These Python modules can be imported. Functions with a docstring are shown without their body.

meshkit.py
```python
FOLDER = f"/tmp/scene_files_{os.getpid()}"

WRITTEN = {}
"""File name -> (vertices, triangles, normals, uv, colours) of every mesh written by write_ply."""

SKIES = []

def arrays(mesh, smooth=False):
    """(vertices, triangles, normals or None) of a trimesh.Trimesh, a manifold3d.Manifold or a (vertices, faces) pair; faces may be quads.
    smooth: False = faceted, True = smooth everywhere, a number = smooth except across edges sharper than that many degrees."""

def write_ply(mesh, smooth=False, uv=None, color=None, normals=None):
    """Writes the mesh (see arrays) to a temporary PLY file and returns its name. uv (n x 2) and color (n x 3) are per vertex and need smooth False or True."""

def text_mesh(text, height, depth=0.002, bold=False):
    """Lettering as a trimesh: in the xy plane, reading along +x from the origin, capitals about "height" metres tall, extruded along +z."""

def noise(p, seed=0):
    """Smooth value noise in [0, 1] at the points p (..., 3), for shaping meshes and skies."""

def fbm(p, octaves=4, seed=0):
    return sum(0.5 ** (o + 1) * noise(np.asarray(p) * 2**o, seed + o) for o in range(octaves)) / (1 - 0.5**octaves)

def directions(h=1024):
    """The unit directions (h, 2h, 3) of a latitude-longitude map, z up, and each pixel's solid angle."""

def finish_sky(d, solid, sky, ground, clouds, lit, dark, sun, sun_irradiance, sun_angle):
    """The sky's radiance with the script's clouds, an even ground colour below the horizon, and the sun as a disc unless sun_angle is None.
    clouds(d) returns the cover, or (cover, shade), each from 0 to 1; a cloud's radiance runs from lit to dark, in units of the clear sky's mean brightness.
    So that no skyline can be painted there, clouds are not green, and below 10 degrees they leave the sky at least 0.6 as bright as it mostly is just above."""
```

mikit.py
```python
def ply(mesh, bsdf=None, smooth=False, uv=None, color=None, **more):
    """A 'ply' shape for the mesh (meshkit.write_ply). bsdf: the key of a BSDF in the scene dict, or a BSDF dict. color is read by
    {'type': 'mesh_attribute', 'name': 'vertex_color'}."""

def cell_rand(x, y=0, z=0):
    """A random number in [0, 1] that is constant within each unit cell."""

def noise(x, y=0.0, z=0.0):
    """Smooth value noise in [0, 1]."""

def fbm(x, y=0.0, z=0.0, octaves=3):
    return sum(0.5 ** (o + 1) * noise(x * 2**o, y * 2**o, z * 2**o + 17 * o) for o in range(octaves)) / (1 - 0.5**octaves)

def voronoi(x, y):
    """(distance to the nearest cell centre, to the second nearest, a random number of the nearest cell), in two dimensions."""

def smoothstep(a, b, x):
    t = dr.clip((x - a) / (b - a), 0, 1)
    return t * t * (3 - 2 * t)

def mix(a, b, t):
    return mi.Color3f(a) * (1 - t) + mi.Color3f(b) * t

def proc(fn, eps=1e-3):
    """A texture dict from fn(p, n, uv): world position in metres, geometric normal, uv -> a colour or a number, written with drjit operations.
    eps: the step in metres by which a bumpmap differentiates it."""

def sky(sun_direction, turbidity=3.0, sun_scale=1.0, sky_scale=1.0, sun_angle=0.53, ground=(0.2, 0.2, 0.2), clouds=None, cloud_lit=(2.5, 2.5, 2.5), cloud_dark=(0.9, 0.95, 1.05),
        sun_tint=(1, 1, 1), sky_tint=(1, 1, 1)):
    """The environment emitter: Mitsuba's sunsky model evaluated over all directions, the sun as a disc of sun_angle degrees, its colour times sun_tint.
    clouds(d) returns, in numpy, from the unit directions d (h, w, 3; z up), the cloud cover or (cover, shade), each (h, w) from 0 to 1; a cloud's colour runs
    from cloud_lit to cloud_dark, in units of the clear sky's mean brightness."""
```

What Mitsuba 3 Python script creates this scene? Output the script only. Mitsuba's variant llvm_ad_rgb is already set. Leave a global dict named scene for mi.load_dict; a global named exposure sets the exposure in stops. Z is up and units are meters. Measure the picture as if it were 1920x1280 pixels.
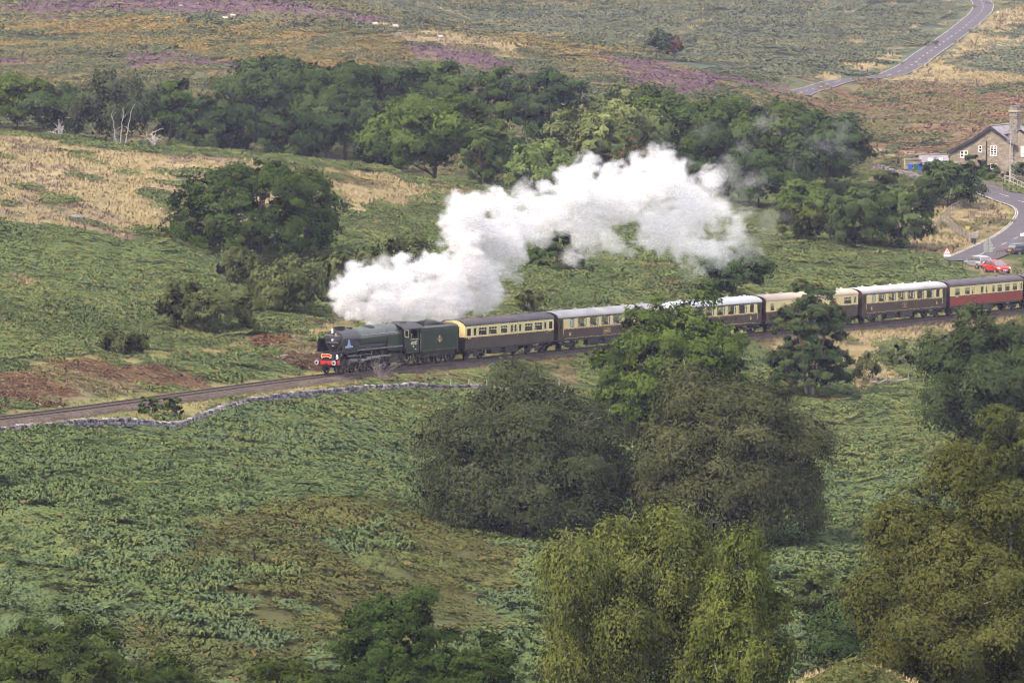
import math, random
import numpy as np, trimesh, shapely, manifold3d
from shapely.geometry import Polygon, LineString, box as sbox
from scipy.interpolate import PchipInterpolator, RegularGridInterpolator
from scipy.spatial import cKDTree
import mitsuba as mi, mikit, meshkit
from mikit import proc, noise as dnoise, fbm as dfbm, smoothstep as dsm, mix as dmix
import drjit as dr

# ------------------------------------------------------------------ camera, sky, exposure
FOCAL, PITCH, EYE_Z = 9900.0, 0.07762, 39.285          # focal length in photo pixels (1920 wide); z = 0 is the rail top at the engine's buffers
cp, sp = math.cos(PITCH), math.sin(PITCH)
T = mi.ScalarTransform4f
random.seed(5)
RNG = np.random.default_rng(11)
scene, labels = {}, {}
scene['haze_air'] = {'type': 'homogeneous', 'albedo': {'type': 'rgb', 'value': [0.96, 0.96, 0.97]}, 'sigma_t': {'type': 'rgb', 'value': [5e-05, 5e-05, 8e-05]}}
scene['camera'] = {'type': 'perspective', 'fov': math.degrees(2 * math.atan(960 / FOCAL)), 'fov_axis': 'x', 'near_clip': 1.0, 'far_clip': 9000.0,
                   'to_world': T().look_at(origin=[0, 0, EYE_Z], target=[0, cp * 100, EYE_Z - sp * 100], up=[0, 0, 1]),
                   'medium': {'type': 'ref', 'id': 'haze_air'}}
scene['sky_light'] = mikit.sky([-0.55, -0.45, 0.75], turbidity=4, sun_scale=0.7, sky_scale=1.0, sun_angle=14, clouds=lambda d: 1.0,
                               cloud_lit=(2.38, 2.41, 2.70), cloud_dark=(1.6, 1.65, 1.75), sun_tint=(1.0, 0.98, 1.02))
exposure = 2.68

# ------------------------------------------------------------------ helpers
def numbered(name):
    if name not in labels and name not in scene and not any(k.startswith(name + '__') for k in _roots.get(name, ())):
        return name
    n = _count.get(name, 0) + 1
    _count[name] = n
    return f'{name}_{n:03d}'
_count, _roots = {}, {}

def thing(name, label=None, cat=None, group=None, kind=None):
    key = numbered(name)
    d = {}
    if label: d['label'] = label
    if cat: d['category'] = cat
    if group: d['group'] = group
    if kind: d['kind'] = kind
    labels[key] = d
    return key

def put(parent, name, shape, label=None, kind=None):
    """One entry of the scene: a part of parent (or, with parent None, the thing called name itself)."""
    base = f'{parent}__{name}' if parent else name
    key, n = base, 0
    while key in scene:
        n = _count.get(base, 0) + 1
        _count[base] = n
        key = f'{base}_{n:03d}'
    scene[key] = shape
    if label or kind:
        labels.setdefault(key, {}).update({k: v for k, v in (('label', label), ('kind', kind)) if v})
    return key

def mesh_ply(v, f, mat, normals=None, color=None):
    path = meshkit.write_ply((v, f), False, None, color, normals=normals)
    return {'type': 'ply', 'filename': path, 'face_normals': normals is None, 'bsdf': {'type': 'ref', 'id': mat}}

def rgb(*c): return {'type': 'rgb', 'value': [float(x) for x in c]}

def material(name, base, rough=0.5, metallic=0.0, spec=0.5, **kw):
    scene[name] = {'type': 'twosided', 'bsdf': {'type': 'principled', 'base_color': base if isinstance(base, dict) else rgb(*base), 'roughness': rough, 'metallic': metallic, 'specular': spec, **kw}}
    return name

scene['foliage_matter'] = {'type': 'twosided', 'bsdf': {'type': 'diffuse', 'reflectance': {'type': 'mesh_attribute', 'name': 'vertex_color'}}}

# ------------------------------------------------------------------ track centre line (s metres behind the engine's buffers)
TRK = dict(D0=467.1068, X0=-16.6268, phi=0.446088, k0=0.00284997, k1=-0.00167329, g=0.0208841, g1=-0.00055784, k2=0.00982256)
_ss = np.linspace(-175, 240, 4151)
_th = TRK['phi'] + TRK['k0'] * _ss + TRK['k1'] * _ss**2 / 100 + TRK['k2'] * np.minimum(_ss + 10, 0)**2 / 100
_th = np.clip(_th, -1, 1.45)
_i0 = int(np.argmin(abs(_ss)))
_tx = np.cumsum(np.sin(_th)) * 0.1; _tx += TRK['X0'] - _tx[_i0]
_ty = np.cumsum(np.cos(_th)) * 0.1; _ty += TRK['D0'] - _ty[_i0]
_tz = -(TRK['g'] * _ss + TRK['g1'] * _ss**2 / 200)
def track(s):
    s = np.asarray(s, float)
    return np.stack([np.interp(s, _ss, _tx), np.interp(s, _ss, _ty), np.interp(s, _ss, _tz)], -1), np.interp(s, _ss, _th)
TRACK_TREE = cKDTree(np.stack([_tx, _ty], 1)[::5])

# ------------------------------------------------------------------ the lie of the land
def ray_z(py, Y):
    v = (640 - py) / FOCAL
    return EYE_Z + Y * (-sp + cp * v) / (cp + sp * v)
# sections of the valley: photo column -> (distance, 'p' photo row where that ground is seen, or 'z' height)
NEAR = [(-300, 'z', 38.5), (-20, 'z', 37.6), (0, 'z', 37.5), (50, 'z', 29.5), (110, 'z', 19)]
FAR = [(1700, 'z', 31), (2600, 'z', 42), (5200, 'z', 55)]
SECTIONS = {
 -420: [(170, 'z', 9), (240, 'z', 1), (300, 'z', -.5), (345, 'z', .5), (380, 'z', 1.6), (400, 'z', 2.0), (440, 'z', 3.2), (480, 'z', 5), (560, 'z', 10), (640, 'z', 15), (670, 'z', 16), (720, 'z', 14), (830, 'z', 14), (950, 'z', 19), (1150, 'z', 26)],
 0: [(170, 'z', 8), (230, 'z', .2), (290, 'p', 1280), (345, 'p', 1000), (404, 'p', 808), (412, 'p', 786), (430, 'p', 756), (450, 'p', 690), (470, 'p', 640), (520, 'p', 520), (560, 'p', 432), (630, 'p', 305), (670, 'p', 250), (700, 'z', 13), (745, 'z', 10), (830, 'p', 188), (950, 'p', 98), (1060, 'p', 40), (1150, 'p', 0)],
 300: [(170, 'z', 7.5), (230, 'z', -.8), (290, 'p', 1290), (345, 'p', 1010), (428, 'p', 795), (438, 'p', 745), (452, 'p', 722), (466, 'p', 690), (485, 'p', 650), (530, 'p', 545), (575, 'p', 455), (640, 'p', 335), (675, 'p', 280), (705, 'z', 9.5), (750, 'z', 8), (850, 'p', 165), (960, 'p', 80), (1060, 'p', 30), (1150, 'p', 0)],
 600: [(170, 'z', 7), (230, 'z', -1), (292, 'p', 1290), (350, 'p', 1030), (449, 'p', 762), (468, 'p', 704), (480, 'p', 687), (500, 'p', 640), (540, 'p', 560), (580, 'p', 485), (620, 'p', 415), (665, 'p', 325), (690, 'p', 308), (718, 'z', 5.5), (765, 'z', 5), (850, 'z', 9.5), (900, 'p', 140), (1000, 'p', 55), (1060, 'p', 30), (1180, 'p', -10)],
 960: [(170, 'z', 7), (240, 'z', -2.5), (300, 'p', 1280), (350, 'p', 1100), (420, 'p', 905), (478, 'p', 742), (498, 'p', 668), (510, 'p', 650), (535, 'p', 592), (560, 'p', 545), (600, 'p', 482), (640, 'p', 430), (685, 'p', 362), (715, 'z', 3.5), (770, 'z', 4.5), (860, 'z', 10), (900, 'p', 165), (1010, 'p', 92), (1040, 'z', 17), (1120, 'p', 78), (1350, 'p', 0)],
 1440: [(170, 'z', 11), (215, 'z', 5), (232, 'z', 2), (262, 'z', -2), (310, 'z', -5), (355, 'p', 1100), (400, 'p', 970), (430, 'p', 900), (480, 'p', 800), (515, 'p', 726), (541, 'p', 624), (555, 'p', 592), (590, 'p', 530), (630, 'p', 472), (680, 'p', 405), (740, 'p', 335), (800, 'p', 255), (880, 'p', 182), (960, 'p', 150), (1150, 'p', 60), (1350, 'p', 0)],
 1500: [(170, 'z', 13.4), (215, 'p', 1300), (232, 'z', 5), (262, 'z', -2), (310, 'z', -5), (355, 'p', 1100), (400, 'p', 970), (430, 'p', 900), (480, 'p', 800), (514, 'p', 730), (546, 'p', 619), (562, 'p', 586), (593, 'p', 528), (633, 'p', 471), (683, 'p', 403), (738, 'p', 335), (808, 'p', 253), (895, 'p', 182), (980, 'p', 142), (1150, 'p', 63), (1350, 'p', 0)],
 1620: [(170, 'z', 14.3), (217, 'p', 1268), (234, 'z', 5), (262, 'z', -2), (310, 'z', -5), (355, 'p', 1100), (400, 'p', 970), (430, 'p', 900), (480, 'p', 800), (513, 'p', 738), (557, 'p', 608), (575, 'p', 570), (600, 'p', 525), (640, 'p', 470), (690, 'p', 400), (735, 'p', 335), (830, 'p', 250), (930, 'p', 182), (1030, 'p', 125), (1150, 'p', 70), (1350, 'p', 0)],
 1760: [(170, 'z', 12), (217, 'z', 7), (234, 'z', 3), (262, 'z', -2), (310, 'z', -5), (400, 'z', -5), (470, 'z', -5), (515, 'p', 730), (571, 'p', 594), (585, 'p', 560), (610, 'p', 515), (650, 'p', 470), (690, 'p', 400), (735, 'p', 335), (830, 'p', 250), (930, 'p', 180), (1030, 'p', 125), (1150, 'p', 70), (1350, 'p', 0)],
 1920: [(170, 'z', 10), (217, 'z', 4), (262, 'z', -2), (310, 'z', -5), (400, 'z', -5), (480, 'z', -5.2), (530, 'p', 700), (588, 'p', 580), (600, 'p', 545), (620, 'p', 515), (655, 'p', 470), (695, 'p', 400), (735, 'p', 338), (830, 'p', 252), (930, 'p', 180), (1030, 'p', 125), (1150, 'p', 70), (1350, 'p', 0)],
 2400: [(170, 'z', 12), (262, 'z', 0), (310, 'z', -4), (480, 'z', -5), (600, 'z', -3.4), (655, 'z', 1), (735, 'z', 6), (830, 'z', 9), (930, 'z', 12), (1150, 'z', 17), (1350, 'z', 23)],
}
_gy = np.concatenate([np.arange(-300, 1500, 2.0), np.arange(1500, 5201, 50.0)])
_cols = sorted(SECTIONS)
_zc = []
for c in _cols:
    pts = NEAR + SECTIONS[c] + FAR
    _zc.append(PchipInterpolator([p[0] for p in pts], [ray_z(p[2], p[0]) if p[1] == 'p' else p[2] for p in pts])(_gy))
_gu = np.linspace((_cols[0] - 960) / FOCAL, (_cols[-1] - 960) / FOCAL, 240)
_lat = PchipInterpolator([(c - 960) / FOCAL for c in _cols], np.array(_zc), axis=0)(_gu)
_LAT = RegularGridInterpolator((_gu, _gy), _lat)
def np_smooth(a, b, x):
    t = np.clip((x - a) / (b - a), 0, 1)
    return t * t * (3 - 2 * t)
def p3(x, y, k): return np.stack([x * k, y * k, 0 * x + 0.37], -1)
def mounds(x, y):
    """The hummocks that bracken and heather grow into, a few metres across."""
    k = np.where(y < 470, 1.0, np.where(y < 760, .85, .6)); w = np.clip(y / 450, .8, 2.2)
    a = meshkit.fbm(np.stack([x / (3.6 * w), y / (4.6 * w), 0 * x], -1), 3, 61)
    b = meshkit.fbm(p3(x, y, 1 / 26.0), 2, 62)
    return (np.abs(a - .5) * -3.4 + .5) * k * w ** .5 * np_smooth(.28, .62, b)
def land(x, y):
    x, y = np.asarray(x, float), np.asarray(y, float)
    u = np.clip(x / np.maximum(y, 150.0), _gu[0], _gu[-1])
    z = _LAT(np.stack([u, np.clip(y, -300, 5200)], -1))
    d, i = TRACK_TREE.query(np.stack([x, y], -1))
    zt = _tz[::5][np.minimum(i, len(_tz[::5]) - 1)] - 0.62
    wild = np_smooth(4, 12, d)
    z = z + wild * ((meshkit.fbm(p3(x, y, 1 / 14.0), 4, 3) - .5) * 1.5 + (meshkit.fbm(p3(x, y, 1 / 60.0), 2, 8) - .5) * 2.0
                   + mounds(x, y))
    zb = np.where(d < 2.4, zt, zt)
    return zb * (1 - np_smooth(3.2, 8.5, d)) + z * np_smooth(3.2, 8.5, d)
_fx, _fy = np.arange(-260, 261, 1.0), np.arange(100, 1701, 1.0)
_FX, _FY = np.meshgrid(_fx, _fy, indexing='ij')
_FINE = RegularGridInterpolator((_fx, _fy), land(_FX.ravel(), _FY.ravel()).reshape(_FX.shape), bounds_error=False, fill_value=None)
def gz(x, y):
    x, y = np.asarray(x, float), np.asarray(y, float)
    return _FINE(np.stack([x, y], -1))
def at(px, py, Y):
    """The point at distance Y that the camera sees at this place of the photo."""
    v = (640 - py) / FOCAL
    yc = cp + sp * v
    return np.array([Y * (px - 960) / FOCAL / yc, Y, EYE_Z + Y * (-sp + cp * v) / yc])
def ground(px, py, y0=125, y1=1650):
    """Where the line of sight first meets the land."""
    Y = np.arange(y0, y1, 1.0)
    v = (640 - py) / FOCAL
    yc = cp + sp * v
    h = EYE_Z + Y * (-sp + cp * v) / yc - gz(Y * (px - 960) / FOCAL / yc, Y)
    k = np.nonzero(h < 0)[0]
    if not len(k): return at(px, py, y1)
    k = k[0]
    Ym = Y[k] if k == 0 else Y[k - 1] + h[k - 1] / (h[k - 1] - h[k] + 1e-9)
    p = at(px, py, Ym)
    return np.array([p[0], p[1], gz(p[0], p[1]).item()])
def pix(x, y, z):
    """Photo pixel of a point (only for planning which land the photo can show)."""
    d = y * cp - (z - EYE_Z) * sp
    return 960 + FOCAL * x / d, 640 - FOCAL * (y * sp + (z - EYE_Z) * cp) / d

# ------------------------------------------------------------------ land cover: what grows where, as areas on the ground
TYPES = ['bracken', 'heath', 'grass', 'rust', 'heather', 'orange', 'verge', 'far', 'rough', 'bare']
SOIL = {'bracken': (.072, .088, .042), 'heath': (.080, .084, .040), 'grass': (.235, .195, .110), 'rust': (.14, .095, .065), 'heather': (.112, .076, .088), 'orange': (.165, .135, .065), 'verge': (.19, .18, .085), 'far': (.075, .096, .068), 'rough': (.155, .135, .078), 'bare': (.10, .095, .088)}
AREAS = [
 ('orange', [(0, 45), (120, 40), (300, 45), (520, 55), (690, 60), (760, 95), (760, 135), (560, 128), (330, 105), (100, 80), (0, 85)]),
 ('orange', [(930, 62), (1080, 76), (1180, 98), (1240, 118), (1130, 118), (1010, 108), (940, 92)]),
 ('heather', [(0, 10), (130, 6), (480, 0), (560, 6), (660, 28), (760, 44), (880, 52), (900, 62), (700, 50), (560, 40), (500, 48), (430, 30), (200, 24), (0, 38)]),
 ('heather', [(170, 98), (250, 98), (420, 116), (500, 128), (300, 128), (200, 116)]),
 ('heather', [(0, 106), (60, 112), (150, 128), (0, 124)]),
 ('heather', [(750, 84), (850, 84), (940, 108), (1000, 150), (860, 126), (770, 112)]),
 ('heather', [(1075, 92), (1220, 114), (1400, 148), (1490, 164), (1250, 178), (1170, 150)]),
 ('grass', [(690, 48), (800, 56), (960, 82), (1000, 112), (960, 108), (880, 86), (760, 82)]),
 ('far', [(560, -20), (1830, -20), (1790, 30), (1700, 112), (1640, 138), (1480, 148), (1250, 118), (1080, 72), (900, 42), (700, 22)]),
 ('grass', [(1640, 146), (1720, 128), (1770, 108), (1860, 30), (1960, 0), (1960, 160), (1800, 160)]),
 ('far', [(1800, 112), (1940, 76), (1940, 146), (1840, 136)]),
 ('far', [(1860, 62), (1940, 48), (1940, 66), (1880, 74)]),
 ('rust', [(1400, 190), (1500, 178), (1600, 160), (1700, 156), (1960, 168), (1960, 262), (1760, 292), (1630, 300), (1610, 240)]),
 ('bracken', [(1600, 238), (1660, 226), (1760, 226), (1760, 236), (1690, 250), (1610, 256)]),
 ('grass', [(1600, 278), (1640, 282), (1720, 286), (1700, 298), (1620, 300)]),
 ('grass', [(1640, 330), (1760, 380), (1830, 362), (1890, 392), (1890, 412), (1830, 466), (1780, 480), (1700, 478), (1690, 440)]),
 ('rough', [(1775, 442), (1800, 428), (1880, 404), (1890, 412), (1830, 462)]),
 ('grass', [(-110, 240), (0, 254), (100, 265), (300, 290), (600, 316), (860, 346), (868, 360), (700, 394), (620, 398), (560, 410), (330, 458), (180, 438), (0, 418), (-110, 410)]),
 ('verge', [(0, 692), (200, 664), (330, 658), (450, 640), (560, 618), (660, 600), (680, 612), (560, 634), (460, 656), (330, 678), (180, 680), (0, 706)]),
 ('grass', [(540, 596), (640, 590), (660, 606), (560, 618)]),
 ('rust', [(-40, 712), (60, 694), (180, 684), (300, 684), (365, 700), (370, 714), (250, 735), (100, 748), (-40, 770)]),
 ('rust', [(500, 642), (555, 632), (610, 640), (640, 690), (580, 692), (515, 666)]),
 ('grass', [(0, 512), (60, 515), (70, 530), (0, 532)]),
 ('heath', [(330, 1020), (560, 930), (800, 950), (960, 1040), (1020, 1110), (860, 1210), (600, 1290), (180, 1290), (250, 1150)]),
 ('grass', [(1380, 640), (1440, 632), (1560, 618), (1860, 592), (1930, 600), (1800, 640), (1720, 656), (1690, 702), (1610, 742), (1570, 728), (1540, 690), (1440, 662)]),
 ('bracken', [(1660, 650), (1720, 640), (1700, 680), (1640, 690)]),
 ('rough', [(1835, 498), (1925, 488), (1930, 525), (1850, 524)]),
 ('heath', [(1420, 1400), (1440, 1215), (1680, 1190), (1720, 1400)]),
]
_area = []
for kind, poly in AREAS:
    w = np.array([ground(px, py) for px, py in poly])
    pg = Polygon(w[:, :2]).buffer(0)
    shapely.prepare(pg)
    _area.append((TYPES.index(kind), pg))
def cover(x, y):
    x, y = np.asarray(x, float), np.asarray(y, float)
    s = np.clip(y / 600, .5, 1.6)
    dx = (meshkit.fbm(p3(x, y, 1 / 7.0), 3, 21) - .5) * 9 * s
    dy = (meshkit.fbm(p3(x, y, 1 / 7.0), 3, 33) - .5) * 12 * s
    xx, yy = x + dx, y + dy
    out = np.zeros(len(x), int)
    out[(y > 760)] = TYPES.index('bracken')
    for t, pg in _area:
        out[shapely.contains_xy(pg, xx, yy)] = t
    n = meshkit.fbm(p3(x, y, 1 / 9.0), 3, 55)
    m = meshkit.fbm(np.stack([x / 5, y / 12, 0 * x], -1), 3, 77)
    # patchiness inside areas
    G, B, O, H, R, F, HE = (TYPES.index(k) for k in ('grass', 'bracken', 'orange', 'heather', 'rust', 'far', 'heath'))
    g = out == G
    out[g & (m > .74)] = B
    out[g & (n < .29)] = TYPES.index('rough')
    out[(out == O) & (m > .56)] = B
    out[(out == R) & (m > .60) & (y > 700)] = B
    out[(out == R) & (m < .40)] = TYPES.index('rough')
    out[(out == F) & (m > .66)] = G
    out[(out == H) & (m > .69)] = TYPES.index('rough')
    out[(out == H) & (n < .27)] = B
    out[(out == HE) & (m > .60)] = B
    out[(out == B) & (m < .27) & (y > 480)] = TYPES.index('rough')
    d, i = TRACK_TREE.query(np.stack([x, y], -1))
    s_ = _ss[::5][np.minimum(i, len(_ss[::5]) - 1)]
    side = (x - _tx[::5][np.minimum(i, len(_tx[::5]) - 1)]) * np.cos(np.interp(s_, _ss, _th)) - (y - _ty[::5][np.minimum(i, len(_ty[::5]) - 1)]) * np.sin(np.interp(s_, _ss, _th))
    w = d + (n - .5) * 3
    out[(w < 5.5) & (side < 0)] = TYPES.index('verge')
    out[(w < 5.0) & (side > 0)] = TYPES.index('rough')
    out[(w < 4.0) & (side > 0) & (m > .47)] = TYPES.index('verge')
    out[(w < 6.5) & (side > 0) & (s_ > 78)] = G
    out[(w < 6.5) & (side > 0) & (s_ < -3)] = TYPES.index('verge')
    out[(y < 240)] = HE
    out[(y > 196 + 8 * n) & (y < 218 + 7 * n) & (x > 7 + 3 * m) & (x < 16 + 5 * n)] = G
    out[d < 1.35] = TYPES.index('bare')
    return out, d

# ------------------------------------------------------------------ terrain: one sheet to the horizon
def ground_sheet():
    xin = np.arange(-175, 176, 1.3)
    xo = np.concatenate([[180, 190, 205, 230, 270, 340, 450, 650, 950, 1400, 2200, 3500]])
    X = np.concatenate([-xo[::-1], xin, xo])
    Y = np.concatenate([[-1500, -800, -300, -150, -60, 0, 30, 60], np.arange(70, 130, 5.), np.arange(130, 900, 1.4), np.arange(900, 1420, 2.5), [1450, 1500, 1600, 1800, 2100, 2600, 3400, 5000]])
    GX, GY = np.meshgrid(X, Y, indexing='ij')
    x, y = GX.ravel(), GY.ravel()
    z = land(x, y)
    inner = (abs(x) < 258) & (y > 101) & (y < 1699)
    z[inner] = gz(x[inner], y[inner])
    t, d = cover(x, y)
    for ribbon, flat in ROADBEDS:
        dd, i = ribbon.query(np.stack([x, y], -1))
        k = 1 - np_smooth(3.4, 7, dd)
        z = z * (1 - k) + (flat[i] - .10) * k
    base = np.array([SOIL[k] for k in TYPES])[t]
    mo = (t == 0) & (y > 760); base[mo] = (.098, .108, .064)
    n = meshkit.fbm(p3(x, y, 1 / 3.0), 3, 5)[:, None]
    n2 = meshkit.fbm(p3(x, y, 1 / 25.0), 2, 15)[:, None]
    col = base * (.55 + .9 * n) * (.8 + .4 * n2)
    nx, ny = len(X), len(Y)
    i, j = np.meshgrid(np.arange(nx - 1), np.arange(ny - 1), indexing='ij')
    a = (i * ny + j).ravel()
    f = np.vstack([np.stack([a, a + ny, a + ny + 1], 1), np.stack([a, a + ny + 1, a + 1], 1)])
    v = np.stack([x, y, z], 1)
    path = meshkit.write_ply((v, f), True, None, col)
    scene['hillside_ground'] = {'type': 'ply', 'filename': path, 'bsdf': {'type': 'ref', 'id': 'foliage_matter'}}
    labels['hillside_ground'] = {'kind': 'structure'}

# ------------------------------------------------------------------ roads
def smooth_line(pts, step=1.0):
    pts = np.asarray(pts, float)
    t = np.concatenate([[0], np.cumsum(np.linalg.norm(np.diff(pts[:, :2], axis=0), axis=1))])
    f = PchipInterpolator(t, pts)
    n = max(2, int(t[-1] / step))
    q = f(np.linspace(0, t[-1], n))
    for _ in range(12):
        q[1:-1] = (q[:-2] + 2 * q[1:-1] + q[2:]) / 4
    return q
def ribbon(line, a, b, lift, n=3, sub=None):
    """Strip between the offsets a and b (to the right) of a line, lifted; sub = (start, end) along it."""
    q = line if sub is None else line[sub[0]:sub[1]]
    t = np.gradient(q[:, :2], axis=0)
    t /= np.linalg.norm(t, axis=1, keepdims=True) + 1e-9
    nr = np.stack([t[:, 1], -t[:, 0]], 1)
    w = np.linspace(a, b, n)
    v = np.concatenate([np.stack([q[:, 0] + nr[:, 0] * k, q[:, 1] + nr[:, 1] * k, q[:, 2] + lift], 1) for k in w])
    m = len(q)
    f = []
    for c in range(n - 1):
        i = np.arange(m - 1) + c * m
        f += [np.stack([i, i + 1, i + m + 1], 1), np.stack([i, i + m + 1, i + m], 1)]
    return v, np.vstack(f)
scene['asphalt'] = {'type': 'twosided', 'bsdf': {'type': 'diffuse', 'reflectance': proc(lambda p, n, uv: dmix((.085, .082, .094), (.118, .112, .124), dfbm(p.x * .8, p.y * .8, p.z, 3)) * (.85 + .3 * dnoise(p.x * 9, p.y * 9, 1.0)))}}
material('road_paint', (.36, .355, .36), .7)
material('stone_edge', (.28, .25, .20), .9)
_in = np.array([ground(1680 + a / 7.11, 340 + b / 7.11) for a, b in [(640, 40), (900, 110), (1130, 185), (1350, 265), (1540, 340), (1605, 410), (1570, 500), (1480, 600), (1250, 765), (980, 890), (750, 985), (560, 1050)]])
LANE = smooth_line(_in)
_kz = LANE[:, 2].copy()
for _ in range(200): _kz[1:-1] = (_kz[:-2] + 2 * _kz[1:-1] + _kz[2:]) / 4
LANE[:, 2] = _kz
MOOR = smooth_line(np.array([ground(px, py) for px, py in [(1492, 180), (1540, 163), (1590, 152), (1640, 146), (1690, 132), (1736, 102), (1780, 72), (1815, 45), (1842, 18), (1836, 0), (1815, -14)]]), 2.0)
_kz = MOOR[:, 2].copy()
for _ in range(100): _kz[1:-1] = (_kz[:-2] + 2 * _kz[1:-1] + _kz[2:]) / 4
MOOR[:, 2] = _kz
def offset_line(q, k):
    t = np.gradient(q[:, :2], axis=0); t /= np.linalg.norm(t, axis=1, keepdims=True) + 1e-9
    r = q.copy(); r[:, 0] += t[:, 1] * k; r[:, 1] -= t[:, 0] * k
    return r
ROADBEDS = []
LSIGN = -1.0            # the carriageway lies to the left of its inner edge as listed
_mid = offset_line(LANE, LSIGN * 3.0)
ROADBEDS.append((cKDTree(_mid[:, :2]), _mid[:, 2]))
ROADBEDS.append((cKDTree(MOOR[:, :2]), MOOR[:, 2]))
def two(a, b): return (min(a, b), max(a, b))
v, f = ribbon(LANE, *two(0, LSIGN * 6.4), .02, 6)
put(None, 'lane_road', mesh_ply(v, f, 'asphalt')); labels['lane_road'] = {'kind': 'structure'}
v, f = ribbon(LANE, *two(LSIGN * .15, LSIGN * .25), .03, 2)
put('lane_road', 'edge_line', mesh_ply(v, f, 'road_paint'))
v, f = ribbon(LANE, *two(0.0, -LSIGN * .13), .06, 2)
put('lane_road', 'kerb_stone', mesh_ply(v, f, 'stone_edge'))
for k in range(4, len(LANE) - 6, 7):
    v, f = ribbon(LANE, *two(LSIGN * 3.1, LSIGN * 3.23), .03, 2, (k, k + 4))
    put('lane_road', 'centre_dash', mesh_ply(v, f, 'road_paint'))
v, f = ribbon(MOOR, -2.7, 2.7, .03, 5)
put(None, 'moor_road', mesh_ply(v, f, 'asphalt')); labels['moor_road'] = {'kind': 'structure'}
for k in range(3, len(MOOR) - 4, 6):
    v, f = ribbon(MOOR, -.10, .10, .05, 2, (k, k + 3))
    put('moor_road', 'centre_dash', mesh_ply(v, f, 'road_paint'))
for sgn in (-1, 1):
    v, f = ribbon(MOOR, *two(sgn * 2.45, sgn * 2.55), .05, 2)
    put('moor_road', 'edge_line', mesh_ply(v, f, 'road_paint'))
ground_sheet()

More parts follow.
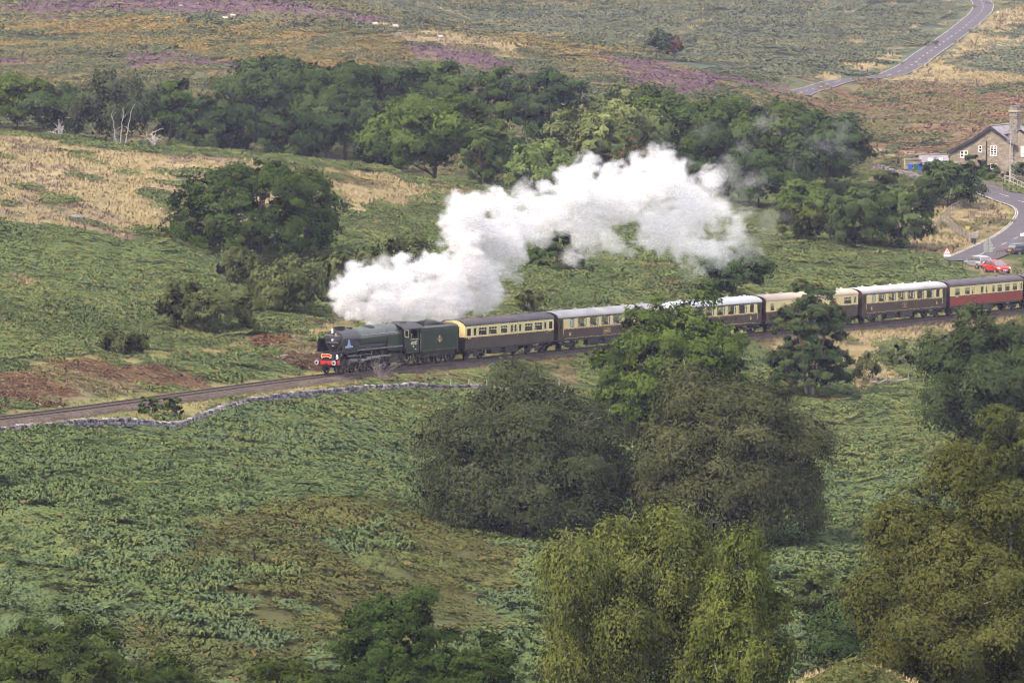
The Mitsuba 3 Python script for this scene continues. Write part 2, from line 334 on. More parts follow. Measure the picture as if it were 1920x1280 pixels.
# ------------------------------------------------------------------ ground plants: fronds, blades and sprigs by the thousand
def fronds(P, h, r, w, F, col, rng, droop=.72, curl=.5):
    """Arching leaves round each point: kites of two triangles. Returns v, f, n, c."""
    N = len(P)
    az = rng.uniform(0, 2 * np.pi, (N, F)) 
    hh = h[:, None] * rng.uniform(.6, 1.15, (N, F)); rr = r[:, None] * rng.uniform(.6, 1.2, (N, F)); ww = w * rng.uniform(.7, 1.3, (N, F))
    d = np.stack([np.cos(az), np.sin(az), 0 * az], -1); t = np.stack([-np.sin(az), np.cos(az), 0 * az], -1)
    b = np.repeat(P[:, None], F, 1)
    up = np.array([0, 0, 1.0])
    base = b + d * (rr * .08)[..., None] + up * (hh * .25)[..., None]
    mid = b + d * (rr * curl)[..., None] + up * hh[..., None]
    tip = b + d * rr[..., None] + up * (hh * droop)[..., None]
    L, R = mid + t * ww[..., None], mid - t * ww[..., None]
    v = np.stack([base, L, tip, R], 2).reshape(-1, 3)
    i = np.arange(N * F) * 4
    f = np.vstack([np.stack([i, i + 3, i + 1], 1), np.stack([i + 1, i + 3, i + 2], 1)])
    nn = (d * .40 + up * .95 + rng.normal(0, .07, (N, F, 3))); nn /= np.linalg.norm(nn, axis=-1, keepdims=True)
    n = np.repeat(nn[:, :, None], 4, 2).reshape(-1, 3)
    cc = col[:, None] * rng.uniform(.93, 1.08, (N, F, 1))
    c = np.repeat(cc[:, :, None], 4, 2).reshape(-1, 3)
    return v, f, n, c
def blades(P, h, w, F, col, rng, spread=.35):
    N = len(P)
    az = rng.uniform(0, 2 * np.pi, (N, F)); hh = h[:, None] * rng.uniform(.6, 1.2, (N, F))
    d = np.stack([np.cos(az), np.sin(az), 0 * az], -1); t = np.stack([-np.sin(az), np.cos(az), 0 * az], -1)
    o = np.repeat(P[:, None], F, 1) + d * rng.uniform(0, spread, (N, F, 1))
    tip = o + d * (hh * rng.uniform(.1, .6, (N, F)))[..., None] + np.array([0, 0, 1.]) * hh[..., None]
    v = np.stack([o + t * w, o - t * w, tip], 2).reshape(-1, 3)
    i = np.arange(N * F) * 3
    f = np.stack([i, i + 1, i + 2], 1)
    nn = d * .3 + np.array([0, 0, 1.]) + rng.normal(0, .08, (N, F, 3)); nn /= np.linalg.norm(nn, axis=-1, keepdims=True)
    n = np.repeat(nn[:, :, None], 3, 2).reshape(-1, 3)
    c = np.repeat((col[:, None] * rng.uniform(.90, 1.10, (N, F, 1)))[:, :, None], 3, 2).reshape(-1, 3)
    return v, f, n, c
def join(parts):
    vs, fs, ns, cs, k = [], [], [], [], 0
    for v, f, n, c in parts:
        vs.append(v); fs.append(f + k); ns.append(n); cs.append(c); k += len(v)
    return np.vstack(vs), np.vstack(fs), np.vstack(ns), np.vstack(cs)
def scatter(y0, y1, density, rng, margin=60, jit=True):
    """Points on the land that the photo can show, this many per square metre."""
    out = []
    step = 20
    for a in np.arange(y0, y1, step):
        half = (960 + margin) / FOCAL * (a + step / 2)
        n = rng.poisson(density * step * 2 * half)
        out.append(np.stack([rng.uniform(-half, half, n), rng.uniform(a, min(a + step, y1), n)], 1))
    q = np.vstack(out)
    z = gz(q[:, 0], q[:, 1])
    px, py = pix(q[:, 0], q[:, 1], z + .5)
    k = (py > -40) & (py < 1330)
    return np.column_stack([q, z])[k]
def off_roads(P):
    k = np.ones(len(P), bool)
    for tree_, _z in ROADBEDS:
        k &= tree_.query(P[:, :2])[0] > (3.7 if tree_ is ROADBEDS[0][0] else 3.1)
    return k
def tint(P, c0, c1, s, seed):
    n = meshkit.fbm(p3(P[:, 0], P[:, 1], 1 / s), 3, seed)
    n = np.clip((n - .3) / .4, 0, 1)[:, None]
    return np.array(c0) * (1 - n) + np.array(c1) * n
def frond_patch(c0, c1, radius, density, size, halfw, F, rng, flecks=(), lump=.55, droop=.70):
    """A disc of bracken: plants of uneven height with flecks of other colours, around the origin."""
    n = int(np.pi * radius ** 2 * density)
    r = radius * np.sqrt(rng.uniform(0, 1, n)); a = rng.uniform(0, 2 * np.pi, n)
    P = np.stack([r * np.cos(a), r * np.sin(a), 0 * r], 1)
    k = rng.uniform(0, 99)
    L = np.clip((meshkit.fbm(np.stack([P[:, 0] / (3.0 * size) + k, P[:, 1] / (3.0 * size), 0 * r], -1), 2, 3) - .25) / .5, 0, 1)
    h = size * (1 - lump + lump * L) * rng.uniform(.85, 1.15, n)
    t = np.clip(.7 * L + .2 * rng.uniform(0, 1, n), 0, 1)[:, None]
    col = np.array(c0) * (1 - t) + np.array(c1) * t
    for share, fc in flecks:
        col[rng.uniform(0, 1, n) < share] = fc
    return fronds(P, h * .68, h * .98, halfw, F, col, rng, droop)
PATCH = {   # name: (colours of the variants), flecks
 'field':  [((0.075, 0.108, 0.043), (0.116, 0.155, 0.063)), ((0.065, 0.100, 0.042), (0.104, 0.143, 0.059)), ((0.086, 0.119, 0.043), (0.134, 0.166, 0.064)), ((0.069, 0.105, 0.049), (0.109, 0.148, 0.070))],
 'olive':  [((0.078, 0.089, 0.030), (0.124, 0.134, 0.044)), ((0.084, 0.089, 0.030), (0.106, 0.114, 0.052)), ((0.074, 0.092, 0.033), (0.103, 0.125, 0.047))],
 'bank':   [((0.086, 0.121, 0.046), (0.142, 0.180, 0.069)), ((0.076, 0.111, 0.046), (0.124, 0.158, 0.065)), ((0.110, 0.138, 0.050), (0.171, 0.194, 0.075)), ((0.066, 0.094, 0.039), (0.109, 0.135, 0.053))],
 'moor':   [((.070, .092, .048), (.105, .128, .066)), ((.100, .106, .052), (.140, .142, .070)), ((.062, .080, .044), (.092, .112, .060)), ((.128, .118, .056), (.175, .160, .080))],
 'far':    [((0.089, 0.108, 0.069), (0.135, 0.150, 0.094)), ((0.082, 0.100, 0.066), (0.124, 0.140, 0.089)), ((0.105, 0.117, 0.069), (0.150, 0.157, 0.092))],
 'orange': [((0.187, 0.133, 0.049), (0.252, 0.185, 0.072)), ((0.148, 0.123, 0.052), (0.212, 0.171, 0.070)), ((0.104, 0.102, 0.039), (0.127, 0.127, 0.064))],
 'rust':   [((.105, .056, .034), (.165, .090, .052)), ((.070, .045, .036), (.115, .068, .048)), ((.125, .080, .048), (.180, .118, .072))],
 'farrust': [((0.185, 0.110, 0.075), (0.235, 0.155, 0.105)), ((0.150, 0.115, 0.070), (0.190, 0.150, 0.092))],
 'rough':  [((0.115, 0.108, 0.050), (0.165, 0.155, 0.075)), ((0.140, 0.120, 0.062), (0.200, 0.170, 0.090))],
}
FLECK = {'field': ((.012, (.26, .19, .055)), (.010, (.17, .095, .045))), 'olive': ((.02, (.20, .13, .06)), (.02, (.13, .09, .08))), 'bank': ((.01, (.22, .17, .05)), (.012, (.17, .10, .045))), 'moor': ((.05, (.20, .15, .06)),), 'far': ((.02, (.16, .14, .07)),), 'orange': ((.06, (.27, .20, .08)),), 'rust': ((.08, (.24, .19, .12)), (.05, (.09, .11, .05))), 'farrust': ((.08, (.12, .12, .06)),), 'rough': ((.03, (.2, .15, .06)),)}
STUFF_TEXT = {'green_bracken': ('green bracken fern covering the slopes and fields', 'plants'), 'rusty_bracken': ('rust brown dying bracken on banks and far moor', 'plants'), 'olive_undergrowth': ('olive heathy undergrowth in the middle of the near field', 'plants'), 'orange_bracken': ('yellow orange turning bracken on the far moor', 'plants'), 'heather': ('purple heather patches on the far moor', 'plants'), 'dry_grass': ('straw coloured dry moor grass on slopes', 'grass'), 'short_grass': ('short green grass along the railway verge and path', 'grass')}
def stuff(name, shape=None):
    labels.setdefault(name, {'kind': 'stuff', 'category': STUFF_TEXT[name][1], 'label': STUFF_TEXT[name][0]})
    if shape is not None: scene[name] = shape
_inst = {}
CARPARK = Polygon([ground(px, py)[:2] for px, py in ((1800, 503), (1840, 494), (1925, 482), (1928, 522), (1850, 519), (1822, 515))]).buffer(1.5)
def plant_patches():
    rng = np.random.default_rng(202)
    # zone: near, far, patch spacing, plants per square metre, plant size, half width of a frond, fronds
    zones = [(120, 262, 1.6, 22, .22, .032, 6), (262, 450, 2.1, 9.5, .56, .062, 6), (450, 560, 2.3, 9, .52, .066, 6), (560, 760, 3.2, 6.5, .55, .085, 6), (760, 1000, 6.0, 2.6, .60, .14, 6), (1000, 1400, 9.0, 1.3, .70, .20, 6)]
    for zi, (y0, y1, gap, dens, size, hw, F) in enumerate(zones):
        groups = {}
        def group(kind, j):
            key = (kind, j)
            if key not in groups:
                c0, c1 = PATCH[kind][j]
                sz = size * {'olive': .62, 'orange': .9, 'rust': .75, 'rough': .6}.get(kind, 1.0)
                parts = frond_patch(c0, c1, gap * .80, dens * (1.2 if sz < size else 1), sz, hw, F, rng, FLECK[kind])
                nm = f'patch_{zi}_{kind}_{j}'
                scene[nm] = {'type': 'shapegroup', 'plants': mesh_ply(parts[0], parts[1], 'foliage_matter', parts[2], parts[3])}
                groups[key] = nm
            return groups[key]
        ys = np.arange(y0, y1, gap)
        xs = np.arange(-170, 170, gap)
        GX, GY = np.meshgrid(xs, ys); x = GX.ravel() + rng.uniform(-.45, .45, GX.size) * gap; y = GY.ravel() + rng.uniform(-.45, .45, GX.size) * gap
        k = abs(x) < (960 + (330 if y0 < 450 else 130)) / FOCAL * y + gap
        x, y = x[k], y[k]; z = gz(x, y)
        px, py = pix(x, y, z + .5); k = (py > -50) & (py < 1900)
        x, y, z = x[k], y[k], z[k]
        t, d = cover(x, y)
        P = np.column_stack([x, y, z])
        ok = (d > 2.3 + gap * .25)
        for tree_, _z in ROADBEDS: ok &= tree_.query(P[:, :2])[0] > 3.2 + gap * .5
        ok &= ~shapely.contains_xy(CARPARK, x, y)
        x, y, z, t, d = x[ok], y[ok], z[ok], t[ok], d[ok]
        e = .6
        sx = (gz(x + e, y) - gz(x - e, y)) / (2 * e); sy = (gz(x, y + e) - gz(x, y - e)) / (2 * e)
        n1 = meshkit.fbm(p3(x, y, 1 / 18.), 3, 41); n2 = meshkit.fbm(np.stack([x / 5., y / 7., 0 * x], -1), 3, 9); rnd = rng.uniform(0, 1, len(x))
        for i in range(len(x)):
            sx[i] = np.clip(sx[i], -.9, .9); sy[i] = np.clip(sy[i], -.9, .9)
            if sy[i] < -.85 and y[i] < 262: continue
            tt = TYPES[t[i]]
            if tt == 'bracken': kind = 'field' if y[i] < 440 else 'bank' if y[i] < 740 else 'moor'
            elif tt == 'heath': kind = 'olive'
            elif tt == 'far': kind = 'far'
            elif tt == 'orange': kind = 'orange'
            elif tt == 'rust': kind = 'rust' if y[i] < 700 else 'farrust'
            elif tt == 'rough': kind = 'rough' if rnd[i] < .75 else None
            elif tt == 'grass': kind = 'bank' if (rnd[i] < .035 and y[i] < 760) else None
            else: kind = None
            if kind is None: continue
            m = len(PATCH[kind]); j = int(np.clip((n1[i] - .28) / .44 + rng.normal(0, .22), 0, .999) * m)
            hz = .62 + .75 * np.clip((n2[i] - .3) / .4, 0, 1)
            a = rng.uniform(0, 2 * np.pi); c, s = math.cos(a), math.sin(a); q = rng.uniform(.92, 1.12)
            M = np.array([[c * q, -s * q, 0, x[i]], [s * q, c * q, 0, y[i]], [0, 0, hz, z[i] + .05], [0, 0, 0, 1.]])
            M[2, 0] = sx[i] * M[0, 0] + sy[i] * M[1, 0]; M[2, 1] = sx[i] * M[0, 1] + sy[i] * M[1, 1]
            nm = {'rust': 'rusty_bracken', 'farrust': 'rusty_bracken', 'olive': 'olive_undergrowth', 'orange': 'orange_bracken'}.get(kind, 'green_bracken')
            _inst[nm] = _inst.get(nm, 0) + 1
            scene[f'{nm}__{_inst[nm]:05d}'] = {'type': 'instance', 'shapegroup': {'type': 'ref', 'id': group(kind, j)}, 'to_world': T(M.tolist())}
            stuff(nm)
def seed_plants():
    rng = np.random.default_rng(101)
    bags = {k: [] for k in ('heather', 'dry_grass', 'short_grass')}
    zones = [(120, 262, 5.0, 6, .7), (262, 450, 3.0, 6, .72), (450, 560, 2.4, 6, .80), (560, 760, 1.3, 6, .95), (760, 1000, .60, 5, 1.2), (1000, 1400, .30, 5, 1.6)]
    for y0, y1, dens, F, sc in zones:
        P = scatter(y0, y1, dens, rng)
        t, d = cover(P[:, 0], P[:, 1])
        ok = off_roads(P) & (d > 1.45)
        P, t, d = P[ok], t[ok], d[ok]
        is_ = lambda *ks: np.isin(t, [TYPES.index(k) for k in ks])
        rnd = rng.uniform(0, 1, len(P))
        Q = P[is_('heather') & (rnd < .9)]
        if len(Q):
            c = tint(Q, (.100, .064, .078), (.150, .102, .116), 9, 51); r2 = rng.uniform(0, 1, len(Q)); c[r2 < .22] = (.12, .115, .07)
            bags['heather'].append(fronds(Q, np.full(len(Q), .34 * sc ** .8), np.full(len(Q), .45 * sc), .13 * sc, F, c, rng, .9, .6))
        Q = P[is_('grass') | (is_('rough') & (rnd > .5))]
        if len(Q):
            c = tint(Q, (.210, .172, .092), (.300, .252, .142), 10, 61); ru = meshkit.fbm(np.stack([Q[:, 0] / 6., Q[:, 1] / 16., 0 * Q[:, 0]], -1), 3, 64) > .60; c[ru] = tint(Q[ru], (.125, .098, .075), (.20, .16, .115), 4, 65); gr = meshkit.fbm(p3(Q[:, 0], Q[:, 1], 1 / 5.), 2, 66) > .70; c[gr] = tint(Q[gr], (.11, .115, .05), (.19, .175, .085), 4, 67); rr = cover(Q[:, 0], Q[:, 1])[0] == TYPES.index('rough'); c[rr] = tint(Q[rr], (.15, .122, .082), (.21, .172, .105), 7, 62)
            bags['dry_grass'].append(blades(Q + rng.normal(0, .3 * sc, (len(Q), 3)) * [1, 1, 0], np.full(len(Q), .34 * sc), .095 * sc, 7, c, rng, .6 * sc))
        Q = P[is_('verge') & (d > 1.45)]
        if len(Q):
            c = tint(Q, (.13, .15, .060), (.26, .225, .11), 6, 63)
            bags['short_grass'].append(blades(np.repeat(Q, 2, 0) + rng.normal(0, .3 * sc, (2 * len(Q), 3)) * [1, 1, 0], np.full(2 * len(Q), .22 * sc), .06 * sc, 6, np.repeat(c, 2, 0), rng, .4 * sc))
    for k, parts in bags.items():
        v, f, n, c = join(parts)
        stuff(k, mesh_ply(v, f, 'foliage_matter', n, c))
        TRI[k] = len(f)
TRI = {}
plant_patches()
seed_plants()


# ------------------------------------------------------------------ trees and shrubs
material('bark_dark', (.085, .072, .060), .95)
material('bark_pale', (.34, .32, .295), .85)
material('bark_grey', (.20, .18, .16), .9)
def tubes(lines, sides=5):
    """lines: list of (points (n,3), radii (n)) -> one mesh."""
    vs, fs, k = [], [], 0
    a = np.arange(sides) * 2 * np.pi / sides
    for p, r in lines:
        p = np.asarray(p, float); n = len(p)
        t = np.gradient(p, axis=0); t /= np.linalg.norm(t, axis=1, keepdims=True) + 1e-9
        ref = np.where(abs(t[:, 2:3]) > .9, [[1., 0, 0]], [[0, 0, 1.]])
        x = np.cross(t, ref); x /= np.linalg.norm(x, axis=1, keepdims=True) + 1e-9
        y = np.cross(t, x)
        v = p[:, None] + (x[:, None] * np.cos(a)[:, None] + y[:, None] * np.sin(a)[:, None]) * np.asarray(r)[:, None, None]
        vs.append(v.reshape(-1, 3))
        i, j = np.meshgrid(np.arange(n - 1), np.arange(sides), indexing='ij')
        q = i * sides + j; q2 = i * sides + (j + 1) % sides
        fs.append(np.vstack([np.stack([q, q2, q2 + sides], -1).reshape(-1, 3), np.stack([q, q2 + sides, q + sides], -1).reshape(-1, 3)]) + k)
        k += n * sides
    v, f = np.vstack(vs), np.vstack(fs)
    return trimesh.Trimesh(v, f, process=False)
def wander(a, b, rng, n=7, amp=.08):
    a, b = np.asarray(a, float), np.asarray(b, float)
    t = np.linspace(0, 1, n)[:, None]
    L = np.linalg.norm(b - a)
    off = np.cumsum(rng.normal(0, 1, (n, 3)), 0) * amp * L / n ** .5
    off -= off[:1]; off = off - t * off[-1:]
    return a + (b - a) * t + off + np.array([0, 0, 1.]) * (np.sin(t * np.pi) * .05 * L)
# kind: crown colours dark/light, leaf stretch, weep, clump spread, bark, crown low edge (share of height), lobes
KINDS = {
 'oak':    dict(c0=(.030, .052, .020), c1=(.070, .102, .036), weep=0, stretch=1.0, clump=.17, bark='bark_dark', low=.12, lobes=22, lr=(.22, .36), flat=.80),
 'darkoak':dict(c0=(.024, .042, .022), c1=(.050, .074, .034), weep=0, stretch=1.0, clump=.17, bark='bark_dark', low=.10, lobes=20, lr=(.22, .36), flat=.80),
 'holly':  dict(c0=(.028, .050, .018), c1=(.062, .092, .032), weep=0, stretch=1.0, clump=.11, bark='bark_dark', low=-.02, lobes=64, lr=(.17, .25), core=.78, flat=.9),
 'birch':  dict(c0=(.050, .066, .018), c1=(.185, .200, .056), weep=.85, stretch=2.2, clump=.12, bark='bark_pale', low=.12, lobes=26, lr=(.17, .30), flat=1.25),
 'sallow': dict(c0=(.046, .062, .028), c1=(.105, .122, .052), weep=.15, stretch=1.7, clump=.15, bark='bark_pale', low=.02, lobes=50, lr=(.20, .30), core=.80, flat=.95),
 'greybirch': dict(c0=(.050, .062, .034), c1=(.095, .105, .060), weep=.5, stretch=1.8, clump=.14, bark='bark_pale', low=.2, lobes=12, flat=1.1),
 'willow': dict(c0=(.062, .080, .030), c1=(.135, .150, .066), weep=.2, stretch=1.7, clump=.14, bark='bark_dark', low=.0, lobes=24, lr=(.20, .33), flat=1.0),
 'alder':  dict(c0=(.042, .072, .018), c1=(.120, .158, .036), weep=0, stretch=1.1, clump=.12, bark='bark_dark', low=.04, lobes=46, lr=(.15, .26), core=.74, flat=.75),
 'rowan':  dict(c0=(.036, .056, .024), c1=(.085, .105, .040), weep=0, stretch=1.3, clump=.10, bark='bark_grey', low=.06, lobes=28, lr=(.20, .32), core=.70, flat=.85),
 'gorse':  dict(c0=(.066, .080, .032), c1=(.135, .150, .066), weep=-.4, stretch=2.4, clump=.14, bark='bark_dark', low=-.02, lobes=11, flat=1.2),
 'olive':  dict(c0=(.062, .073, .026), c1=(.145, .148, .050), weep=.25, stretch=1.6, clump=.13, bark='bark_grey', low=.05, lobes=34, lr=(.16, .29), flat=1.0),
 'hawthorn': dict(c0=(.050, .070, .026), c1=(.115, .130, .045), weep=0, stretch=1.2, clump=.13, bark='bark_dark', low=.25, lobes=12, flat=.65),
}
def unit(v): return v / (np.linalg.norm(v, axis=-1, keepdims=True) + 1e-9)
def tree(name, label, cat, px, top, wpx, Y, kind, seed, base=None, group=None, leafpx=3.0, cover_=3.0, berries=None, branches=None, hue=None, tops=None, rag=1.0, low=None, height=None):
    rng = np.random.default_rng(seed)
    if Y > 680 and group == WOOD: top -= 9
    K = dict(KINDS[kind]); 
    if low is not None: K['low'] = low
    p0 = at(px, 0, Y); x0 = p0[0]
    if base is not None:
        g = ground(px, base); Y = g[1]; x0 = g[0]
    zb = gz(x0, Y).item(); H = (ray_z(top, Y) - zb) if height is None else height
    R = wpx * Y / FOCAL / 2
    lo = K['low'] * H; cz = (lo + H) / 2; rz = (H - lo) / 2
    if kind in ('holly', 'sallow', 'alder', 'rowan'): cz -= .05 * H; rz = H - cz
    # lobes: on the shell of the crown and within
    nl = K['lobes']
    u = unit(rng.normal(0, 1, (nl, 3))); 
    g = np.arange(nl) + .5; ph = np.arccos(1 - 2 * g / nl); th = np.pi * (1 + 5 ** .5) * g + rng.uniform(0, 6)
    u = np.stack([np.cos(th) * np.sin(ph), np.sin(th) * np.sin(ph), np.cos(ph)], 1) + rng.normal(0, .18, (nl, 3)); u = unit(u)
    dome = kind in ('holly', 'sallow', 'alder', 'rowan')
    if dome:
        dn = u[:, 2] < 0; r_ = np.linalg.norm(u[:, :2], axis=1, keepdims=True) + 1e-6
        u[dn, :2] *= (np.maximum(r_, .80) / r_)[dn]; u[dn, 2] *= .72; 
    lr = rng.uniform(*K.get('lr', (.25, .38)), nl)
    C = u * (1 - lr * .92)[:, None] * rng.uniform(.84, 1.02 + .08 * rag, (nl, 1)) * np.array([R, R, rz]) 
    Rl = lr[:, None] * np.array([R, R, max(R * K['flat'] * .8, rz * .62)])[None] 
    Rl[:, 2] = np.minimum(Rl[:, 2], rz * .6)
    if dome:
        sk = np.linspace(0, 2 * np.pi, 13)[:-1] + rng.uniform(0, 1); n_ = len(sk)
        for (zz, rr_, sz) in ((.16, .68, .26), (.30, .72, .27)):
            C = np.vstack([C, np.column_stack([np.cos(sk + zz * 9) * R * rr_ * rng.uniform(.9, 1.08, n_), np.sin(sk + zz * 9) * R * rr_, np.full(n_, zz * H - cz)])]); Rl = np.vstack([Rl, np.tile([R * sz, R * sz, min(R * sz, .16 * H)], (n_, 1))])
    if tops:
        for tx, ty, tr in tops:
            C = np.vstack([C, [(tx - px) * Y / FOCAL, rng.normal(0, .2 * R), ray_z(ty, Y) - zb - cz - tr * .8]]); Rl = np.vstack([Rl, [tr, tr, tr * 1.25]])
    C = np.vstack([C, [[0, 0, 0]]]); co = K.get('core', .58); Rl = np.vstack([Rl, [[R * co, R * co, rz * co]]])
    C = C + np.array([0, 0, cz])
    leaf = leafpx * Y / 5280.0
    A = (4 * np.pi * ((Rl[:, 0] * Rl[:, 2]) ** 1.0))
    nleaf = int(cover_ * 2 * np.pi * (R * rz * 1.1 + R * R * .5) / (leaf * leaf * .5))
    ncl = max(30, int(nleaf / 55))
    li = rng.choice(len(C), ncl * 2, p=A / A.sum())
    d = unit(rng.normal(0, 1, (ncl * 2, 3))); d[:, 2] = np.where(d[:, 2] < -.35, -d[:, 2], d[:, 2]); 
    q = C[li] + d * Rl[li] * rng.uniform(.80, 1.06, (ncl * 2, 1))
    # drop clumps buried deep inside other lobes
    inside = np.zeros(len(q))
    for c, r in zip(C, Rl): inside += (((q - c) / r) ** 2).sum(1) < .62
    ok = (inside <= (rng.uniform(0, 1, len(q)) < .22)) & (q[:, 2] > (.015 * H if dome else max(.1 * H * (K['low'] > 0), .05 * H)))
    q, li, d = q[ok][:ncl], li[ok][:ncl], d[ok][:ncl]
    ncl = len(q)
    m = max(6, nleaf // max(ncl, 1))
    cs = K['clump'] * R * rng.uniform(.5, 1.15, (ncl, 1, 1)) * (6.0 / max(R, 2.5)) ** .35
    off = rng.normal(0, 1, (ncl, m, 3)) * cs * .55
    off *= np.array([1, 1, .62 if K['weep'] <= 0.3 else 1.0])
    if K['weep'] > 0: off[..., 2] -= rng.exponential(1, (ncl, m)) * cs[..., 0] * K['weep'] * 1.3
    if K['weep'] < 0: off[..., 2] += rng.exponential(1, (ncl, m)) * cs[..., 0] * -K['weep'] * 1.4
    L = (q[:, None] + off)
    out = unit((L - np.array([0, 0, cz])) / np.array([R, R, rz]))
    cout = unit(off + 1e-6)
    nrm = unit(.9 * d[:, None] + .40 * cout + .35 * out + rng.normal(0, .10, L.shape) + np.array([0, 0, .35]))
    L = L.reshape(-1, 3); nrm = nrm.reshape(-1, 3)
    keep = L[:, 2] > .02 * H; 
    cvar = rng.uniform(0, 1, (ncl, 1)) * .8 + .2 * rng.uniform(0, 1, (ncl, m))
    cvar = np.clip(cvar + .25 * (rng.uniform(0, 1, len(C))[li][:, None] - .5), 0, 1).reshape(-1, 1)
    c0, c1 = np.array(K['c0']), np.array(K['c1'])
    c0 = c0 * np.array([.56, .62, .52]); c1 = c1 * np.array([.74, .79, .68])
    k_ = {'oak': 1.42, 'darkoak': 1.45, 'holly': 1.12, 'sallow': .86, 'birch': 1.08, 'willow': 1.2, 'olive': 1.0, 'greybirch': 1.5, 'alder': .95, 'gorse': 1.15}.get(kind, 1.1); bl = .86 if kind in ('oak', 'darkoak', 'holly') else 1.0
    c0 = c0 * k_ * [1, 1, bl]; c1 = c1 * k_ * [1, 1, bl]
    if hue is not None: c0 = c0 * hue; c1 = c1 * hue
    col = c0 * (1 - cvar) + c1 * cvar
    n = len(L)
    # leaf sprays: two-triangle lozenges, turned at random or hanging
    ax = unit(rng.normal(0, 1, (n, 3)) + (np.array([0, 0, -2.2 * abs(K['weep'])])))
    ax = unit(ax - .8 * (ax * nrm).sum(1, keepdims=True) * nrm); sd = unit(np.cross(ax, nrm) + .35 * rng.normal(0, 1, (n, 3)))
    ln = leaf * rng.uniform(.7, 1.3, (n, 1)) * K['stretch'] ** .5; wd = leaf * rng.uniform(.7, 1.2, (n, 1)) / K['stretch'] ** .5
    v = np.stack([L - ax * ln * .6, L + ax * ln * .35 + sd * wd * .62, L + ax * ln * .35 - sd * wd * .62], 1)[keep]
    nn = np.repeat(nrm[keep][:, None], 3, 1).reshape(-1, 3); cc = np.repeat(col[keep][:, None], 3, 1).reshape(-1, 3)
    v = v.reshape(-1, 3); f = np.arange(len(v)).reshape(-1, 3)
    origin = np.array([x0, Y, zb])
    key = thing(name, label, cat, group)
    put(key, 'crown', mesh_ply(v + origin, f, 'foliage_matter', nn, cc))
    TRI[key] = len(f)
    # wood
    tr = max(.06, H * .022)
    topz = H * .72
    lines = []
    stems = 1 if K['low'] > .08 else 3
    for s_ in range(stems):
        e = np.array([rng.normal(0, .25 * R) * (stems > 1) + rng.normal(0, .06 * R), rng.normal(0, .2 * R), topz * rng.uniform(.8, 1.05)])
        b0 = np.array([rng.normal(0, .15), rng.normal(0, .15), -.3]) * (stems > 1) + np.array([0, 0, -.3])
        w = wander(b0, e, rng, 9, .05)
        lines.append((w, tr * np.linspace(1, .3, 9) * (1 if stems == 1 else .7)))
    put(key, 'trunk', mikit.ply(_moved(tubes(lines, 7), origin), K['bark'], smooth=True))
    lb = []
    order = rng.permutation(len(C) - 1)[:14]
    for j in order:
        w0 = lines[rng.integers(len(lines))][0]
        zs = np.clip(C[j, 2] - rng.uniform(.15, .5) * R, .1 * H, topz * .9)
        a = w0[np.argmin(abs(w0[:, 2] - zs))]
        lb.append((wander(a, C[j] + unit(C[j] - a) * Rl[j] * .4, rng, 7, .10), tr * .42 * np.linspace(1, .2, 7)))
    nb = branches if branches is not None else 10
    if nb:
        sel = rng.choice(ncl, min(nb, ncl), replace=False)
        for j in sel:
            a = C[li[j]] + (q[j] - C[li[j]]) * .3
            e = q[j] + unit(q[j] - np.array([0, 0, cz * .6])) * cs[j, 0, 0] * (.5 if branches else .1)
            lb.append((wander(a, e, rng, 7, .07), tr * .17 * np.linspace(1.0, .35, 7)))
    put(key, 'limbs', mikit.ply(_moved(tubes(lb, 4), origin), K['bark'], smooth=True), kind='stuff')
    if berries:
        sel = rng.choice(len(L), berries[0]); bp = L[sel] + nrm[sel] * leaf * .4
        put(key, 'berries', _berries(bp + origin, leaf * .28, berries[1], rng), kind='stuff')
    return key
def _moved(m, o):
    m.vertices = m.vertices + o
    return m
def _berries(P, r, c, rng):
    ico = trimesh.creation.icosphere(subdivisions=0)
    n = len(P); rr = r * rng.uniform(.6, 1.25, (n, 1, 1))
    v = (P[:, None] + ico.vertices[None] * rr).reshape(-1, 3)
    f = (ico.faces[None] + (np.arange(n) * len(ico.vertices))[:, None, None]).reshape(-1, 3)
    cc = np.repeat(np.array(c) * rng.uniform(.6, 1.2, (n, 1)), len(ico.vertices), 0)
    nn = np.repeat(ico.vertices[None], n, 0).reshape(-1, 3)
    return mesh_ply(v, f, 'foliage_matter', nn, cc)

WOOD = 'trees of the wood across the valley'
# the wood behind the moor's shoulder, from left to right
tree('tree', 'yellow green tree at the left edge of the wood', 'tree', 30, 150, 150, 765, 'oak', 1, group=WOOD, hue=np.array([1.4, 1.2, .9]))
tree('tree', 'dark tree left of the white stemmed birch', 'tree', 112, 168, 160, 752, 'darkoak', 2, group=WOOD)
tree('birch_tree', 'grey weeping birch with white stems at the edge of the wood', 'tree', 215, 138, 165, 722, 'greybirch', 3, group=WOOD, hue=np.array([.72, .75, .8]), branches=24)
tree('tree', 'dark green oak just right of the white stemmed birch', 'tree', 316, 148, 120, 745, 'oak', 4, group=WOOD, hue=.85)
tree('tree', 'low dark tree between the birch and the large oaks', 'tree', 385, 186, 110, 740, 'darkoak', 5, group=WOOD)
tree('shrub', 'pale round bush in front of the dark wood', 'shrub', 366, 244, 110, 708, 'sallow', 6, group=WOOD, hue=np.array([.9, 1.0, 1.1]))
tree('tree', 'tall broad oak, leftmost of the high oaks', 'tree', 500, 110, 220, 782, 'darkoak', 7, group=WOOD, hue=np.array([1.1, 1.05, 1.0]))
tree('tree', 'tall oak second from left in the high row', 'tree', 612, 120, 210, 776, 'oak', 8, group=WOOD, hue=.8)
tree('tree', 'dark lower tree in front of the leftmost high oak', 'tree', 448, 196, 150, 748, 'darkoak', 9, group=WOOD)
tree('tree', 'oak showing its trunk and pale gaps beneath the crown', 'tree', 650, 190, 170, 748, 'darkoak', 10, group=WOOD, low=.32)
